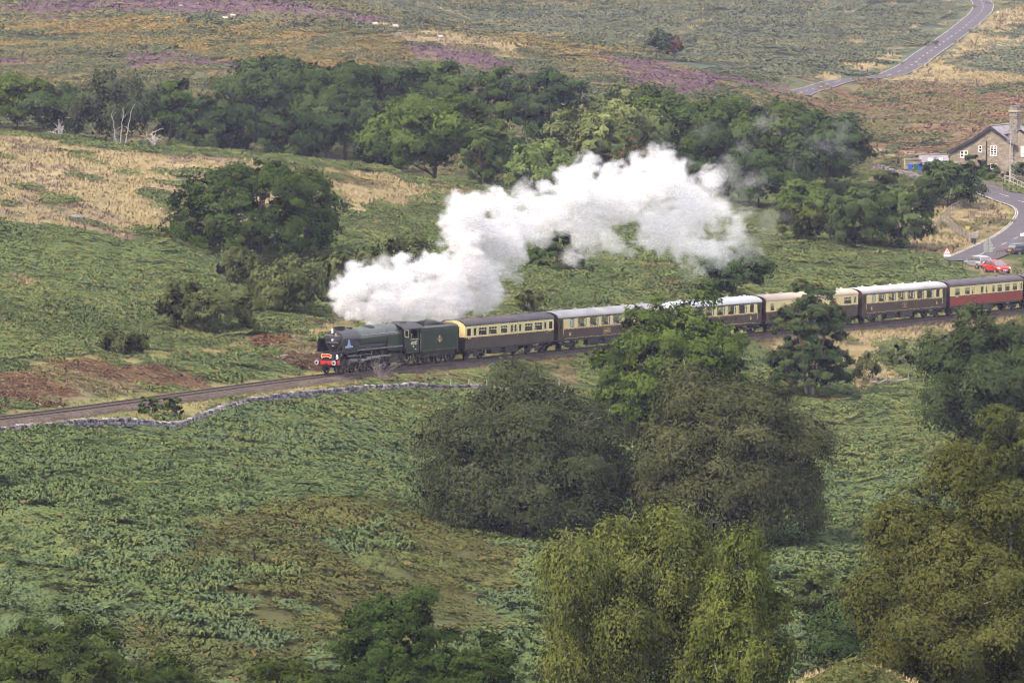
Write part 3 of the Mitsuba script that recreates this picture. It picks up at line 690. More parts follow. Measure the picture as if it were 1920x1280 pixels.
tree('tree', 'oak behind the light round oak, in the middle of the wood', 'tree', 715, 124, 190, 792, 'oak', 11, group=WOOD, hue=.8)
tree('tree', 'tall bright topped oak at the crest of the wood', 'tree', 808, 110, 170, 800, 'oak', 12, group=WOOD)
tree('tree', 'big round light green oak in front of the wood', 'tree', 812, 182, 265, 716, 'oak', 13, group=WOOD, hue=np.array([1.25, 1.2, 1.0]))
tree('tree', 'narrow pale green tree beside the big round oak', 'tree', 908, 236, 92, 704, 'willow', 14, group=WOOD, hue=np.array([.75, .9, .8]))
tree('tree', 'small dark tree between the narrow pale tree and the wood edge', 'tree', 950, 250, 80, 712, 'darkoak', 15, group=WOOD)
tree('tree', 'oak at the back behind the narrow pale tree', 'tree', 930, 128, 130, 795, 'oak', 16, group=WOOD, hue=.75)
tree('tree', 'darkest round oak against the purple heather', 'tree', 1030, 134, 165, 772, 'darkoak', 17, group=WOOD, hue=np.array([.85, .9, .95]))
tree('willow_tree', 'large yellow green willow above the steam', 'tree', 1140, 170, 230, 724, 'willow', 18, group=WOOD, rag=1.5, hue=1.35)
tree('willow_tree', 'pointed light willow in front of the large willow', 'tree', 1124, 216, 95, 708, 'willow', 19, group=WOOD, hue=1.5)
tree('willow_tree', 'feathery bright bush willow left of the steam crest', 'tree', 1010, 272, 150, 690, 'willow', 20, group=WOOD, hue=np.array([1.15, 1.3, 1.15]))
tree('rowan_tree', 'rust red rowan peeping over the steam', 'tree', 1195, 268, 135, 694, 'rowan', 21, group=WOOD, berries=(900, (.28, .07, .03)))
tree('tree', 'olive tree behind the large willow', 'tree', 1230, 166, 150, 775, 'oak', 22, group=WOOD, hue=np.array([1.2, 1.1, .9]))
tree('tree', 'broad dark oak right of the large willow', 'tree', 1330, 186, 235, 748, 'oak', 23, group=WOOD, hue=.85)
tree('tree', 'oak behind the drifting wisps of smoke', 'tree', 1462, 198, 200, 735, 'oak', 24, group=WOOD, hue=np.array([.95, .9, .9]))
tree('tree', 'rightmost dark oak of the wood', 'tree', 1555, 214, 190, 712, 'darkoak', 25, group=WOOD, hue=1.15)
tree('tree', 'low dark oak behind the end of the steam', 'tree', 1425, 292, 200, 690, 'darkoak', 26, group=WOOD)
tree('tree', 'dark trees filling behind the middle of the steam', 'tree', 1270, 300, 190, 690, 'darkoak', 27, group=WOOD)
tree('tree', 'shaded tree at the left foot of the high oaks', 'tree', 545, 215, 150, 740, 'darkoak', 28, group=WOOD)
tree('tree', 'shaded tree low between two oaks', 'tree', 725, 235, 130, 725, 'darkoak', 29, group=WOOD)
# willows and bushes right of the steam
tree('willow_tree', 'grey green willow next to the road bank', 'tree', 1690, 340, 135, 652, 'willow', 31, base=466, hue=np.array([.7, .85, .8]))
tree('willow_tree', 'broad grey green willow behind the bracken, left of the road bank', 'tree', 1610, 344, 160, 655, 'willow', 32, base=464, hue=np.array([.62, .76, .72]))
tree('shrub', 'green bush left of the grey green willows', 'shrub', 1512, 340, 120, 665, 'willow', 33, base=420, hue=np.array([.75, .95, .7]))
tree('hawthorn', 'yellow green hawthorn at the end of the steam', 'shrub', 1500, 374, 105, 640, 'olive', 34, base=455, hue=np.array([.9, 1.0, .8]))
tree('tree', 'bushy tree below the house, over the road bend', 'tree', 1778, 304, 140, 700, 'willow', 35, base=386, hue=np.array([.62, .78, .68]))
tree('shrub', 'small bush under the stone wall near the house', 'shrub', 1664, 320, 45, 720, 'willow', 36, base=348, hue=.8)
tree('shrub', 'dark bush behind the tan roofed carriage', 'shrub', 1375, 470, 150, 575, 'darkoak', 37, base=556, hue=np.array([1.1, 1.1, 1.2]))
tree('shrub', 'green bush showing through the gap in the steam', 'shrub', 1040, 420, 110, 600, 'holly', 38, base=508)
tree('shrub', 'little olive bush behind the second carriage', 'shrub', 990, 545, 58, 545, 'olive', 39, base=586, hue=.7)
tree('holly_tree', 'wide dark round tree alone on the grassy hillside', 'tree', 475, 302, 330, 575, 'holly', 40, base=480, rag=.5, leafpx=3.2)
for i, (px, top, w, b, lab, hue) in enumerate([
    (338, 535, 95, 618, 'leftmost olive shrub of the row on the bracken bank', .72), (402, 540, 85, 626, 'tall olive shrub in the middle of the row above the rusty bank', .9), (462, 548, 75, 622, 'olive shrub at the right end of the row above the path', .85),
    (452, 478, 90, 540, 'dim olive shrub under the wide round tree', .75), (545, 496, 150, 588, 'large feathery olive shrub left of the steam', 1.0), (628, 484, 110, 570, 'olive shrub right beside the front of the steam', .95), (690, 470, 120, 560, 'olive shrub half covered by the steam', .85),
    (760, 452, 130, 545, 'olive shrub behind the rising steam', .8), (225, 632, 90, 668, 'low olive bush on the left of the bracken bank', .7), (262, 630, 50, 664, 'small dark bush beside the low olive bush', .6)]):
    tree('shrub', lab, 'shrub', px, top, w, 520, 'gorse', 60 + i, base=b, hue=hue, group='shrubs on the bank behind the line', rag=1.4)
tree('shrub', 'dark green bush between the rail and the stone wall', 'shrub', 282, 740, 48, 430, 'holly', 75, base=777, hue=1.1)
tree('shrub', 'light green bush between the rail and the stone wall', 'shrub', 322, 742, 44, 430, 'alder', 76, base=778, hue=.8)
tree('shrub', 'dark bush standing alone on the far moor', 'shrub', 1238, 52, 52, 1100, 'darkoak', 77, base=102, hue=.9)
tree('rowan_tree', 'red leaved bush beside the dark bush on the far moor', 'shrub', 1266, 66, 38, 1100, 'rowan', 78, base=104, hue=np.array([1.9, .95, .9]), berries=(120, (.24, .07, .04)))
# nearer trees, this side of the line
tree('alder_tree', 'bright green tree hiding part of the white roofed carriages', 'tree', 1270, 556, 285, 462, 'alder', 41, leafpx=3.2, rag=1.8, cover_=4.6, tops=[(1325, 548, 1.0), (1240, 566, .9), (1195, 582, 1.0)], low=.0)
tree('rowan_tree', 'rowan with red berries in front of the tan roofed carriage', 'tree', 1522, 520, 158, 505, 'rowan', 42, cover_=4.4, berries=(420, (.24, .05, .025)), leafpx=3.0, tops=[(1480, 600, 1.0)], low=.0, hue=np.array([.85, .95, 1.05]))
tree('sallow_tree', 'huge dark grey green tree with pale twigs, left of the pair', 'tree', 985, 722, 412, 378, 'sallow', 43, leafpx=2.6, branches=95, tops=[(965, 696, 2.0)], hue=np.array([1.04, 1.0, 1.28]))
tree('sallow_tree', 'huge dark olive tree with pale twigs, right of the pair', 'tree', 1368, 690, 375, 376, 'sallow', 44, leafpx=2.6, branches=85, tops=[(1290, 700, 2.0)], hue=np.array([1.18, 1.05, 1.25]))
tree('willow_tree', 'dark rounded tree at the right edge below the red carriage', 'tree', 1855, 592, 285, 440, 'willow', 45, leafpx=2.8, tops=[(1830, 588, 1.6), (1760, 640, 1.6)], hue=np.array([.50, .58, .62]), low=.0)
tree('tree', 'yellow green tree at the right edge behind the large olive tree', 'tree', 1905, 752, 170, 330, 'olive', 46, leafpx=2.8, hue=np.array([.85, .9, .8]), tops=[(1868, 770, 1.2)])
tree('tree', 'small leafy tree between the dark rounded tree and the olive tree', 'tree', 1850, 830, 110, 335, 'olive', 47, leafpx=2.8, hue=np.array([.75, .85, .75]))
tree('olive_tree', 'large olive leaved tree filling the lower right corner', 'tree', 1830, 860, 380, 252, 'olive', 48, leafpx=2.7, branches=26, hue=np.array([.92, .9, .85]), tops=[(1800, 850, 1.4), (1690, 960, 1.5)])
tree('olive_tree', 'olive leaved tree in the corner, nearest the camera', 'tree', 1840, 1040, 400, 232, 'olive', 49, leafpx=2.7, branches=20, hue=np.array([.84, .84, .85]), tops=[(1640, 1090, 1.2)])
tree('olive_tree', 'olive leaved tree left of the large corner tree', 'tree', 1690, 1010, 170, 262, 'olive', 50, leafpx=2.7, branches=14, hue=np.array([.78, .82, .8]))
tree('birch_tree', 'yellow green weeping birch at the bottom centre', 'tree', 1205, 1022, 400, 262, 'birch', 51, leafpx=2.6, branches=60, tops=[(1072, 1012, 1.7), (1165, 992, 1.4), (1258, 974, 1.9), (1325, 1022, 1.3)], low=.1, hue=np.array([.90, .90, .98]))
tree('birch_tree', 'second weeping birch, right of the bottom centre birch', 'tree', 1400, 1015, 215, 258, 'birch', 52, leafpx=2.6, branches=30, tops=[(1400, 1004, 1.2)], low=.05, hue=np.array([.9, .95, .9]))
tree('hawthorn_tree', 'twisted thin hawthorn in the hollow beside the birches', 'tree', 1545, 1050, 150, 318, 'hawthorn', 53, leafpx=2.6, cover_=1.2, branches=30, hue=.9)
tree('hawthorn_tree', 'sparse little tree in the bracken above the hawthorn', 'tree', 1735, 888, 110, 385, 'hawthorn', 54, leafpx=2.6, cover_=1.2, branches=24)
tree('hawthorn_tree', 'sparse bush left of the sparse little tree', 'tree', 1660, 935, 110, 360, 'hawthorn', 55, leafpx=2.6, cover_=1.1, branches=20)
tree('tree', 'dark tree in the shade behind the grassy knoll', 'tree', 1600, 1110, 190, 285, 'darkoak', 56, leafpx=2.7, low=.2)
tree('shrub', 'dark green thicket at the bottom, left of the birches', 'shrub', 735, 1108, 250, 280, 'holly', 57, leafpx=2.7, hue=np.array([.9, .95, .95]), rag=1.6, tops=[(700, 1130, .8), (790, 1112, .8)])
tree('shrub', 'dark green bush in front of the birches at the bottom edge', 'shrub', 900, 1190, 190, 265, 'holly', 58, leafpx=2.7, hue=np.array([.95, .95, .9]), rag=1.5)
tree('shrub', 'olive bush in the bottom left corner', 'shrub', 100, 1145, 290, 275, 'rowan', 59, leafpx=2.7, hue=np.array([1.0, 1.0, .8]), rag=1.6)
tree('shrub', 'light green bush at the bottom edge right of the corner bush', 'shrub', 300, 1228, 230, 268, 'alder', 80, leafpx=2.7, hue=np.array([.75, .72, .9]), rag=1.4)
tree('shrub', 'light green bush at the bottom edge beside the thicket', 'shrub', 530, 1232, 220, 268, 'alder', 81, leafpx=2.7, hue=np.array([.8, .75, .9]), rag=1.4)
tree('shrub', 'lone bush on the straw coloured embankment', 'shrub', 1688, 640, 48, 520, 'rowan', 82, base=686, hue=.9, rag=1.5)
tree('shrub', 'brown green bush at the foot of the embankment', 'shrub', 1620, 672, 60, 520, 'gorse', 83, base=716, hue=.8, rag=1.5)
tree('shrub', 'dark hedge under the house windows', 'shrub', 1856, 312, 62, 728, 'holly', 84, base=337, hue=1.0)
tree('shrub', 'bush against the left gable wall of the house', 'shrub', 1826, 286, 46, 732, 'willow', 85, hue=np.array([.6, .7, .65]))
tree('shrub', 'garden bush right of the bare tree', 'shrub', 1908, 300, 46, 728, 'holly', 86, base=342)

# ------------------------------------------------------------------ railway line
material('rail_steel', (.12, .085, .07), .55, .6)
material('sleeper_wood', (.085, .070, .062), .9)
scene['ballast_stone'] = {'type': 'twosided', 'bsdf': {'type': 'diffuse', 'reflectance': proc(lambda p, n, uv: dmix((.065, .050, .042), (.155, .128, .108), dnoise(p.x * 6, p.y * 6, p.z * 6)) * (.6 + .6 * dfbm(p.x * .5, p.y * .5, 1.0, 3)))}}
def track_frame(s):
    P, th = track(s)
    return P, np.stack([np.sin(th), np.cos(th), 0 * th], -1), np.stack([np.cos(th), -np.sin(th), 0 * th], -1)   # along, near side
def sweep_track(prof, s, closed=True):
    """prof: (near-side offset, height above rail top) points, swept along the line."""
    P, a, nside = track_frame(s)
    k, m = len(prof), len(s)
    v = np.concatenate([[P[i] + nside[i] * o + np.array([0, 0, h]) for o, h in prof] for i in range(m)]).reshape(-1, 3)
    f = []
    for i in range(m - 1):
        for j in range(k if closed else k - 1):
            q, r = i * k + j, i * k + (j + 1) % k
            f += [[q, r, r + k], [q, r + k, q + k]]
    return np.array(v), np.array(f)
sB = np.arange(-160, 200, 1.5)
v, f = sweep_track([(-1.8, -.64), (-1.38, -.20), (1.38, -.20), (1.75, -.64)], sB, False)
_j = meshkit.noise(v * 1.7, 4)[:, None] - .5
scene['ballast'] = mikit.ply(trimesh.Trimesh(v + np.array([0, 0, .12]) * _j, f, process=False), 'ballast_stone', smooth=True); labels['ballast'] = {'kind': 'structure'}
RW = thing('railway_track', 'single rusty railway line on sleepers curving in from the left', 'railway track')
for o in (-.7175, .7175):
    v, f = sweep_track([(o - .075, -.155), (o - .02, -.14), (o - .02, -.04), (o - .036, -.03), (o - .036, 0), (o + .036, 0), (o + .036, -.03), (o + .02, -.04), (o + .02, -.14), (o + .075, -.155)], sB)
    put(RW, 'rail', mikit.ply(trimesh.Trimesh(v, f, process=False), 'rail_steel'))
def rounded(x, y, z, r=.02):
    b = trimesh.creation.box([x - 2 * r, y - 2 * r, z - 2 * r])
    s = [manifold3d.Manifold.sphere(r, 8).translate(list(p)) for p in b.vertices]
    m = manifold3d.Manifold.batch_hull(s).to_mesh()
    return trimesh.Trimesh(m.vert_properties[:, :3], m.tri_verts, process=False)
def cham(x, y, z, c=.02):
    """A box with its long edges chamfered."""
    return box_at(0, 0, 0, x, y, z, c)
def box_at(cx, cy, cz, x, y, z, c=0.0):
    if c <= 0:
        m = trimesh.creation.box([x, y, z])
    else:
        c = min(c, x * .3, y * .3, z * .3)
        h = np.array([x, y, z]) / 2
        pts = []
        for sx in (-1, 1):
            for sy in (-1, 1):
                for sz in (-1, 1):
                    s = np.array([sx, sy, sz])
                    for k in range(3):
                        e = np.full(3, c); e[k] = 0
                        pts.append(s * (h - e))
        m = trimesh.Trimesh(np.array(pts)).convex_hull
    m.apply_translation([cx, cy, cz])
    return m
slp = box_at(0, 0, 0, .25, 2.6, .14, .015)
_slv = mikit.ply(slp, 'sleeper_wood')
def at_track(s, up=0):
    P, a, nside = track_frame(np.array([s, s + .01]))
    e = P[1] - P[0]; e /= np.linalg.norm(e)
    y = np.cross([0, 0, 1.], e); y /= np.linalg.norm(y); zz = np.cross(e, y)
    M = np.eye(4); M[:3, 0], M[:3, 1], M[:3, 2], M[:3, 3] = e, y, zz, P[0] + zz * up
    return T(M.tolist())
for s in np.arange(-64, 1.0, .66):
    put(RW, 'sleeper', {**_slv, 'to_world': at_track(s, -.215)})
_far = []
for s in np.concatenate([np.arange(-150, -64.3, .66), np.arange(1.2, 195, .66)]):
    m = slp.copy(); m.apply_transform(np.array(at_track(s, -.215).matrix)); _far.append(m)
put(RW, 'hidden_sleepers', mikit.ply(trimesh.util.concatenate(_far), 'sleeper_wood'), kind='stuff')

# ------------------------------------------------------------------ rolling stock: local x runs back from the front end, -y is the side we see, z from the rail top
def vehicle_matrix(s0, s1):
    P, a, n = track_frame(np.array([s0, s1]))
    e = P[1] - P[0]; e /= np.linalg.norm(e)
    y = np.cross([0, 0, 1.], e); y /= np.linalg.norm(y); zz = np.cross(e, y)
    M = np.eye(4); M[:3, 0], M[:3, 1], M[:3, 2], M[:3, 3] = e, y, zz, P[0]
    return M
CUR = np.eye(4)
APART = {'step_board', 'yellow_number', 'partition', 'cab_step', 'safety_valve', 'guard_iron', 'sand_pipe', 'washout_plug', 'slide_bar', 'brake_hose', 'bogie_frame', 'main_frame', 'running_plate', 'axle_spring', 'wing_wall', 'crest_wings', 'parapet', 'curtain', 'vacuum_cylinder', 'stiffener', 'pillar', 'bin_wheel', 'front_platform'}
def place(parent, name, mesh, mat, smooth=False, label=None, kind=None):
    if name in APART and isinstance(mesh, list):
        return [place(parent, name, m, mat, smooth, label, kind) for m in mesh][0]
    m = mesh if isinstance(mesh, trimesh.Trimesh) else trimesh.util.concatenate(mesh)
    return put(parent, name, mikit.ply(m, mat, smooth=smooth, to_world=T(CUR.tolist())), label, kind)
def side(poly, thick, y, mirror=False):
    """A sheet cut in the x-z plane whose seen face is at y (towards -y)."""
    out = []
    for g in getattr(poly, 'geoms', [poly]):
        if g.area < 1e-5: continue
        m = trimesh.creation.extrude_polygon(g, thick, engine='earcut')
        v = m.vertices.copy()
        m.vertices = np.stack([v[:, 0], y + thick - v[:, 2], v[:, 1]], 1)
        out.append(m)
    return trimesh.util.concatenate(out)
def cyl(r, a, b, n=24, r2=None):
    a, b = np.asarray(a, float), np.asarray(b, float)
    return tubes_capped(np.array([a, b]), [r, r if r2 is None else r2], n)
def tubes_capped(p, r, n=16):
    m = tubes([(p, np.asarray(r, float))], n)
    v, f = m.vertices, list(m.faces)
    k = len(v); v = np.vstack([v, p[0], p[-1]])
    for j in range(n):
        f.append([k, j, (j + 1) % n]); f.append([k + 1, k - n + (j + 1) % n, k - n + j])
    return trimesh.Trimesh(v, np.array(f), process=False)
def rod(a, b, w, h):
    a, b = np.asarray(a, float), np.asarray(b, float)
    L = np.linalg.norm(b - a); m = box_at(L / 2, 0, 0, L, w, h, .012)
    e = (b - a) / L; y = np.cross([0, 0, 1.] if abs(e[2]) < .95 else [1., 0, 0], e); y /= np.linalg.norm(y); z = np.cross(e, y)
    M = np.eye(4); M[:3, 0], M[:3, 1], M[:3, 2], M[:3, 3] = e, y, z, a
    m.apply_transform(M); return m
def rrect(x0, x1, z0, z1, r=.06):
    return sbox(x0 + r, z0 + r, x1 - r, z1 - r).buffer(r, quad_segs=3)
def lettering(text, h, x, z, y, bold=True, stretch=1.0, center=False, gap=None):
    if gap is not None:
        ms = []
        for i, ch in enumerate(text):
            m = meshkit.text_mesh(ch, h, .008, bold); v = m.vertices; w = v[:, 0].max()
            m.vertices = np.stack([v[:, 0] - w / 2 + x + i * gap, y - v[:, 2], v[:, 1] + z], 1); ms.append(m)
        return trimesh.util.concatenate(ms)
    m = meshkit.text_mesh(text, h, .008, bold); v = m.vertices * [stretch, 1, 1]
    if center: v[:, 0] -= v[:, 0].max() / 2
    m.vertices = np.stack([v[:, 0] + x, y - v[:, 2], v[:, 1] + z], 1)
    return m
def wheel(x, y, r, spokes=14, w=.13, solid=False):
    """Rim with tread and flange, spokes and boss; the wheel's plane is x-z."""
    out = []
    for (ro, ri, y0, y1) in ((r, r - .075 if r > .6 else r - .06, y - w / 2, y + w / 2), (r + .03, r - .05, y + w / 2, y + w / 2 + .03)):
        a = np.linspace(0, 2 * np.pi, 33)[:-1]
        prof = [(ro, y0), (ro, y1), (ri, y1), (ri, y0)]
        v = np.concatenate([np.stack([x + np.cos(a) * q, 0 * a + yy, r + np.sin(a) * q], 1) for q, yy in prof])
        f = []
        for k in range(4):
            for j in range(32):
                A, B = k * 32 + j, k * 32 + (j + 1) % 32; C, D = ((k + 1) % 4) * 32 + j, ((k + 1) % 4) * 32 + (j + 1) % 32
                f += [[A, C, B], [B, C, D]]
        out.append(trimesh.Trimesh(v, np.array(f), process=False))
    if solid:
        out.append(cyl(r - .04, (x, y - .02, r), (x, y + .03, r), 32))
    else:
        for k in range(spokes):
            a = 2 * np.pi * k / spokes
            d = np.array([math.cos(a), 0, math.sin(a)])
            out.append(rod(np.array([x, y, r]) + d * r * .15, np.array([x, y, r]) + d * (r - .05), .05, .05))
    out.append(cyl(r * .22, (x, y - w / 2 - .03, r), (x, y + w / 2, r), 16))
    return trimesh.util.concatenate(out)
COAT = dict(clearcoat=.3, clearcoat_gloss=.85)
def grime(base, dirt, amount=.35, k=1.0):
    b, d_ = tuple(base), tuple(dirt)
    return proc(lambda p, n, uv: dmix(b, d_, dr.clip(dfbm(p.x * 1.3 * k, p.y * 1.3 * k, p.z * 2.2 * k, 3) * 1.6 - .5, 0, 1) * amount))
material('engine_green', (.013, .024, .014), .33, 0, .4, **COAT)
material('boiler_green', (.020, .034, .022), .30, 0, .6, clearcoat=1.0, clearcoat_gloss=.7)
material('engine_black', (.012, .012, .015), .38, 0, .5, **COAT)
material('frame_black', grime((.010, .0095, .011), (.048, .038, .032), .6), .6)
material('soot_black', (.012, .012, .013), .75)
material('beam_red', (.34, .018, .012), .4, 0, .5, **COAT)
material('steel_bright', (.48, .47, .47), .32, .9)
material('steel_dull', (.22, .21, .21), .45, .7)
material('lamp_white', (.82, .82, .80), .5)
material('cream_line', (.70, .60, .30), .5)
material('lining_orange', (.16, .13, .06), .5)
material('badge_blue', (.26, .34, .56), .5)
material('badge_dark', (.12, .18, .45), .5)
material('coal_black', (.014, .014, .017), .45)
material('crest_red', (.45, .03, .03), .5)
material('crest_yellow', (.65, .48, .10), .5)
material('crest_green', (.10, .22, .12), .5)
material('buffer_grey', (.30, .30, .31), .5)
material('pale_grey', (.45, .45, .46), .5)
material('cab_roof_black', (.020, .018, .022), .5, 0, .5)
material('number_cream', (.78, .74, .56), .5)
material('copper_pipe', (.40, .17, .10), .4, .8)
material('overall_blue', (.055, .085, .22), .9)
material('skin_tone', (.50, .30, .22), .6)
material('hair_brown', (.06, .04, .03), .8)

def steam_engine():
    global CUR
    CUR = vehicle_matrix(0.0, 15.0)
    E = thing('steam_locomotive', 'dark green steam locomotive with red buffer beam heading the train', 'steam locomotive')
    N = -1
    cz, br = 2.95, .97
    # boiler: tapering, with firebox behind
    def ring(x, r, z, w=0, n=40):
        a = np.linspace(0, 2 * np.pi, n, endpoint=False)
        return np.stack([0 * a + x, np.cos(a) * r, z + np.sin(a) * r], 1)
    def loft(rings, cap=True):
        n = len(rings[0]); v = np.vstack(rings); f = []
        for i in range(len(rings) - 1):
            for j in range(n):
                A, B = i * n + j, i * n + (j + 1) % n
                f += [[A, A + n, B], [B, A + n, B + n]]
        if cap:
            k = len(v); v = np.vstack([v, rings[0].mean(0), rings[-1].mean(0)])
            for j in range(n):
                f += [[k, j, (j + 1) % n], [k + 1, (len(rings) - 1) * n + (j + 1) % n, (len(rings) - 1) * n + j]]
        return trimesh.Trimesh(v, np.array(f), process=False)
    place(E, 'smokebox', loft([ring(1.62, .82, cz), ring(1.66, .93, cz), ring(1.75, .955, cz), ring(4.88, .955, cz)]), 'engine_black', smooth=35)
    d = loft([ring(1.40, .12, cz), ring(1.43, .42, cz), ring(1.50, .66, cz), ring(1.615, .77, cz), ring(1.63, .77, cz)])
    sd = place(E, 'smokebox_door', d, 'engine_black', smooth=40)
    place(sd, 'hinge_strap', [rod((1.385, -.62, cz - .16), (1.385, .62, cz - .16), .05, .06)], 'steel_dull')
    place(sd, 'handrail', [rod((1.42, -.80, cz + .46), (1.42, .80, cz + .46), .035, .035)] + [cyl(.02, (1.60, y, cz + .46), (1.42, y, cz + .46), 8) for y in (-.6, 0, .6)], 'steel_bright')
    pl = place(sd, 'number_plate', box_at(1.46, -.02, cz + .30, .03, .62, .15, .01), 'engine_black')
    m = meshkit.text_mesh('60163', .105, .012, True); v = m.vertices; w = v[:, 0].max()
    # lettering on the front face: reads from the far side (+y) to the near side
    m.vertices = np.stack([1.445 - v[:, 2], -.02 + w / 2 - v[:, 0], v[:, 1] + cz + .25], 1)
    place(sd, 'number', m, 'lamp_white')
    place(sd, 'round_badge', cyl(.11, (1.39, 0, cz + .08), (1.36, 0, cz + .08), 20), 'pale_grey')
    place(sd, 'shed_plate', cyl(.07, (1.46, -.02, cz - .45), (1.43, -.02, cz - .45), 16), 'pale_grey')
    place(E, 'smokebox_saddle', [box_at(2.6, 0, 1.75, 1.5, 1.3, .9, .05)], 'engine_black')
    place(E, 'boiler', loft([ring(4.885, br, cz), ring(7.8, br + .01, cz + .005), ring(10.0, br + .05, cz + .02)]), 'boiler_green', smooth=35)
    # firebox: round top, sides running down to the footplate
    def fb(x, r, z, zb, w):
        a = np.linspace(0, np.pi, 25)
        top = np.stack([0 * a + x, -np.cos(a) * r, z + np.sin(a) * r], 1)
        lo = np.array([[x, r * .98, z - .45], [x, w, zb], [x, -w, zb], [x, -r * .98, z - .45]])
        return np.vstack([top, lo])
    place(E, 'firebox', loft([fb(10.005, br + .06, cz + .03, 1.7, .95), fb(12.75, br + .09, cz + .05, 1.6, 1.05)]), 'boiler_green', smooth=35)
    place(E, 'boiler_band', [loft([ring(x, r + .008, z), ring(x + .07, r + .008, z)], False) for x, r, z in ((4.9, br, cz), (6.6, br + .006, cz + .003), (8.4, br + .022, cz + .008), (9.9, br + .05, cz + .02))], 'cream_line', smooth=True) if False else None
    for x, r, z in ((6.5, br + .012, cz + .003), (8.25, br + .030, cz + .008), (9.85, br + .058, cz + .02)):
        place(E, 'boiler_band', loft([ring(x, r, z), ring(x + .06, r, z)], False), 'engine_black', smooth=True)
    place(E, 'chimney', [loft([np.stack([2.62 + np.cos(t) * .88 * k, np.sin(t) * .34 * k, 0 * t + zz], 1) for k, zz in ((1.08, 3.78), (1.0, 3.90), (.98, 4.06), (1.05, 4.09), (1.05, 4.14), (.80, 4.14), (.78, 3.95))]) for t in [np.linspace(0, 2 * np.pi, 32, endpoint=False)]], 'soot_black', smooth=35)
    place(E, 'snifting_valve', [cyl(.26, (4.48, 0, 3.82), (4.48, 0, 3.98), 20), cyl(.30, (4.48, 0, 3.97), (4.48, 0, 4.01), 20)], 'soot_black', smooth=35)
    t = np.linspace(0, 2 * np.pi, 32, endpoint=False)
    place(E, 'dome', loft([np.stack([8.05 + np.cos(t) * .80 * k, np.sin(t) * .52 * k, 0 * t + zz], 1) for k, zz in ((1.1, 3.76), (1.02, 3.92), (.90, 4.02), (.6, 4.07), (.2, 4.08))]), 'engine_green', smooth=50)
    place(E, 'safety_valve', [cyl(.09, (11.2, y, 3.95), (11.2, y, 4.14), 12) for y in (-.18, .18)], 'steel_dull', smooth=35)
    place(E, 'whistle', [cyl(.045, (11.95, .1, 4.0), (11.95, .1, 4.22), 10)], 'steel_dull', smooth=35)
    place(E, 'handrail', [cyl(.02, (4.95, N * (br + .10), cz + .32), (12.2, N * (br + .15), cz + .38), 8)], 'steel_bright', smooth=True)
    place(E, 'washout_plug', [cyl(.05, (x, N * (br + .05), cz + .22), (x, N * (br + .12), cz + .22), 10) for x in (10.6, 11.4, 12.1)], 'steel_dull')
    # smoke deflectors with rounded front corner
    for yy, lab in ((N * 1.27, None), (1.25, None)):
        p = Polygon([(.92, 1.95), (4.15, 1.95), (4.15, 2.62), (3.6, 2.92), (2.9, 3.10), (1.25, 3.16), (1.02, 3.08), (.92, 2.9)])
        q = side(p, .025, yy)
        place(E, 'smoke_deflector', q, 'engine_black')
    b = place(E, 'deflector_badge', side(shapely.union_all([Polygon([(1.75, 2.48), (2.50, 2.48), (2.36, 2.62), (2.27, 2.98), (2.20, 3.06), (2.05, 3.06), (1.98, 2.98), (1.89, 2.62)]), sbox(1.40, 2.33, 2.85, 2.49)]), .012, N * 1.272 - .012), 'badge_blue')
    place(b, 'motif', side(shapely.union_all([Polygon([(2.02, 2.80), (2.23, 2.80), (2.19, 2.72), (2.06, 2.72)]), sbox(2.08, 2.86, 2.17, 2.96)]), .006, N * 1.272 - .019), 'badge_dark')
    # running plates, splashers, frames
    place(E, 'running_plate', [box_at(7.9, N * 1.10, 2.05, 8.6, .46, .07, .015), box_at(7.9, 1.10, 2.05, 8.6, .46, .07, .015), box_at(2.55, 0, 1.95, 2.5, 2.62, .06, .015)], 'engine_black')
    place(E, 'plate_edge', [box_at(7.9, N * 1.338, 2.03, 8.6, .02, .12)], 'steel_dull')
    place(E, 'main_frame', [box_at(7.3, y, 1.25, 13.4, .06, 1.0) for y in (-.55, .55)] + [box_at(1.2, 0, 1.02, 1.3, 2.2, .5, .03), box_at(8, 0, 1.6, 8, 1.0, .6)], 'frame_black')
    pf = Polygon([(.25, 1.30), (.60, 1.34), (1.25, 1.62), (1.42, 1.93), (1.42, 1.2), (.25, 1.2)])
    place(E, 'front_platform', [box_at(.78, 0, 1.33, 1.0, 2.45, .05, .01), side(pf, .03, N * .98), side(pf, .03, .95), box_at(1.43, 0, 1.62, .03, 1.9, .62)], 'engine_black')
    place(E, 'buffer_beam', box_at(.42, 0, 1.06, .07, 2.52, .42, .015), 'beam_red')
    for y in (-.865, .865):
        bf = place(E, 'buffer', [cyl(.12, (.40, y, 1.05), (.12, y, 1.05), 18), cyl(.17, (.385, y, 1.05), (.34, y, 1.05), 18)], 'frame_black', smooth=35)
        place(bf, 'buffer_head', loft([np.stack([0 * t + x, y + np.cos(t) * r, 1.05 + np.sin(t) * r], 1) for x, r in ((.12, .215), (.07, .22), (.045, .20), (.04, .10))]), 'buffer_grey', smooth=40)
        place(bf, 'buffer_centre', cyl(.105, (.045, y, 1.05), (.026, y, 1.05), 18), 'engine_black')
    place(E, 'coupling_hook', [rod((.38, 0, 1.0), (.10, 0, .98), .06, .10), rod((.12, 0, .98), (.14, 0, .60), .10, .05)], 'engine_black')
    place(E, 'brake_hose', [tubes_capped(np.array([[.36, y, .95], [.25, y, .90], [.20, y, .70], [.24, y, .45]]), [.035] * 4, 8) for y in (.35, -.35)], 'frame_black', smooth=True)
    hb = Polygon([(-.52, .02), (-.52, .30), (-.3, .36), (.3, .36), (.52, .30), (.52, .02), (.40, -.03), (.25, .07), (0, .11), (-.25, .07), (-.40, -.03)])
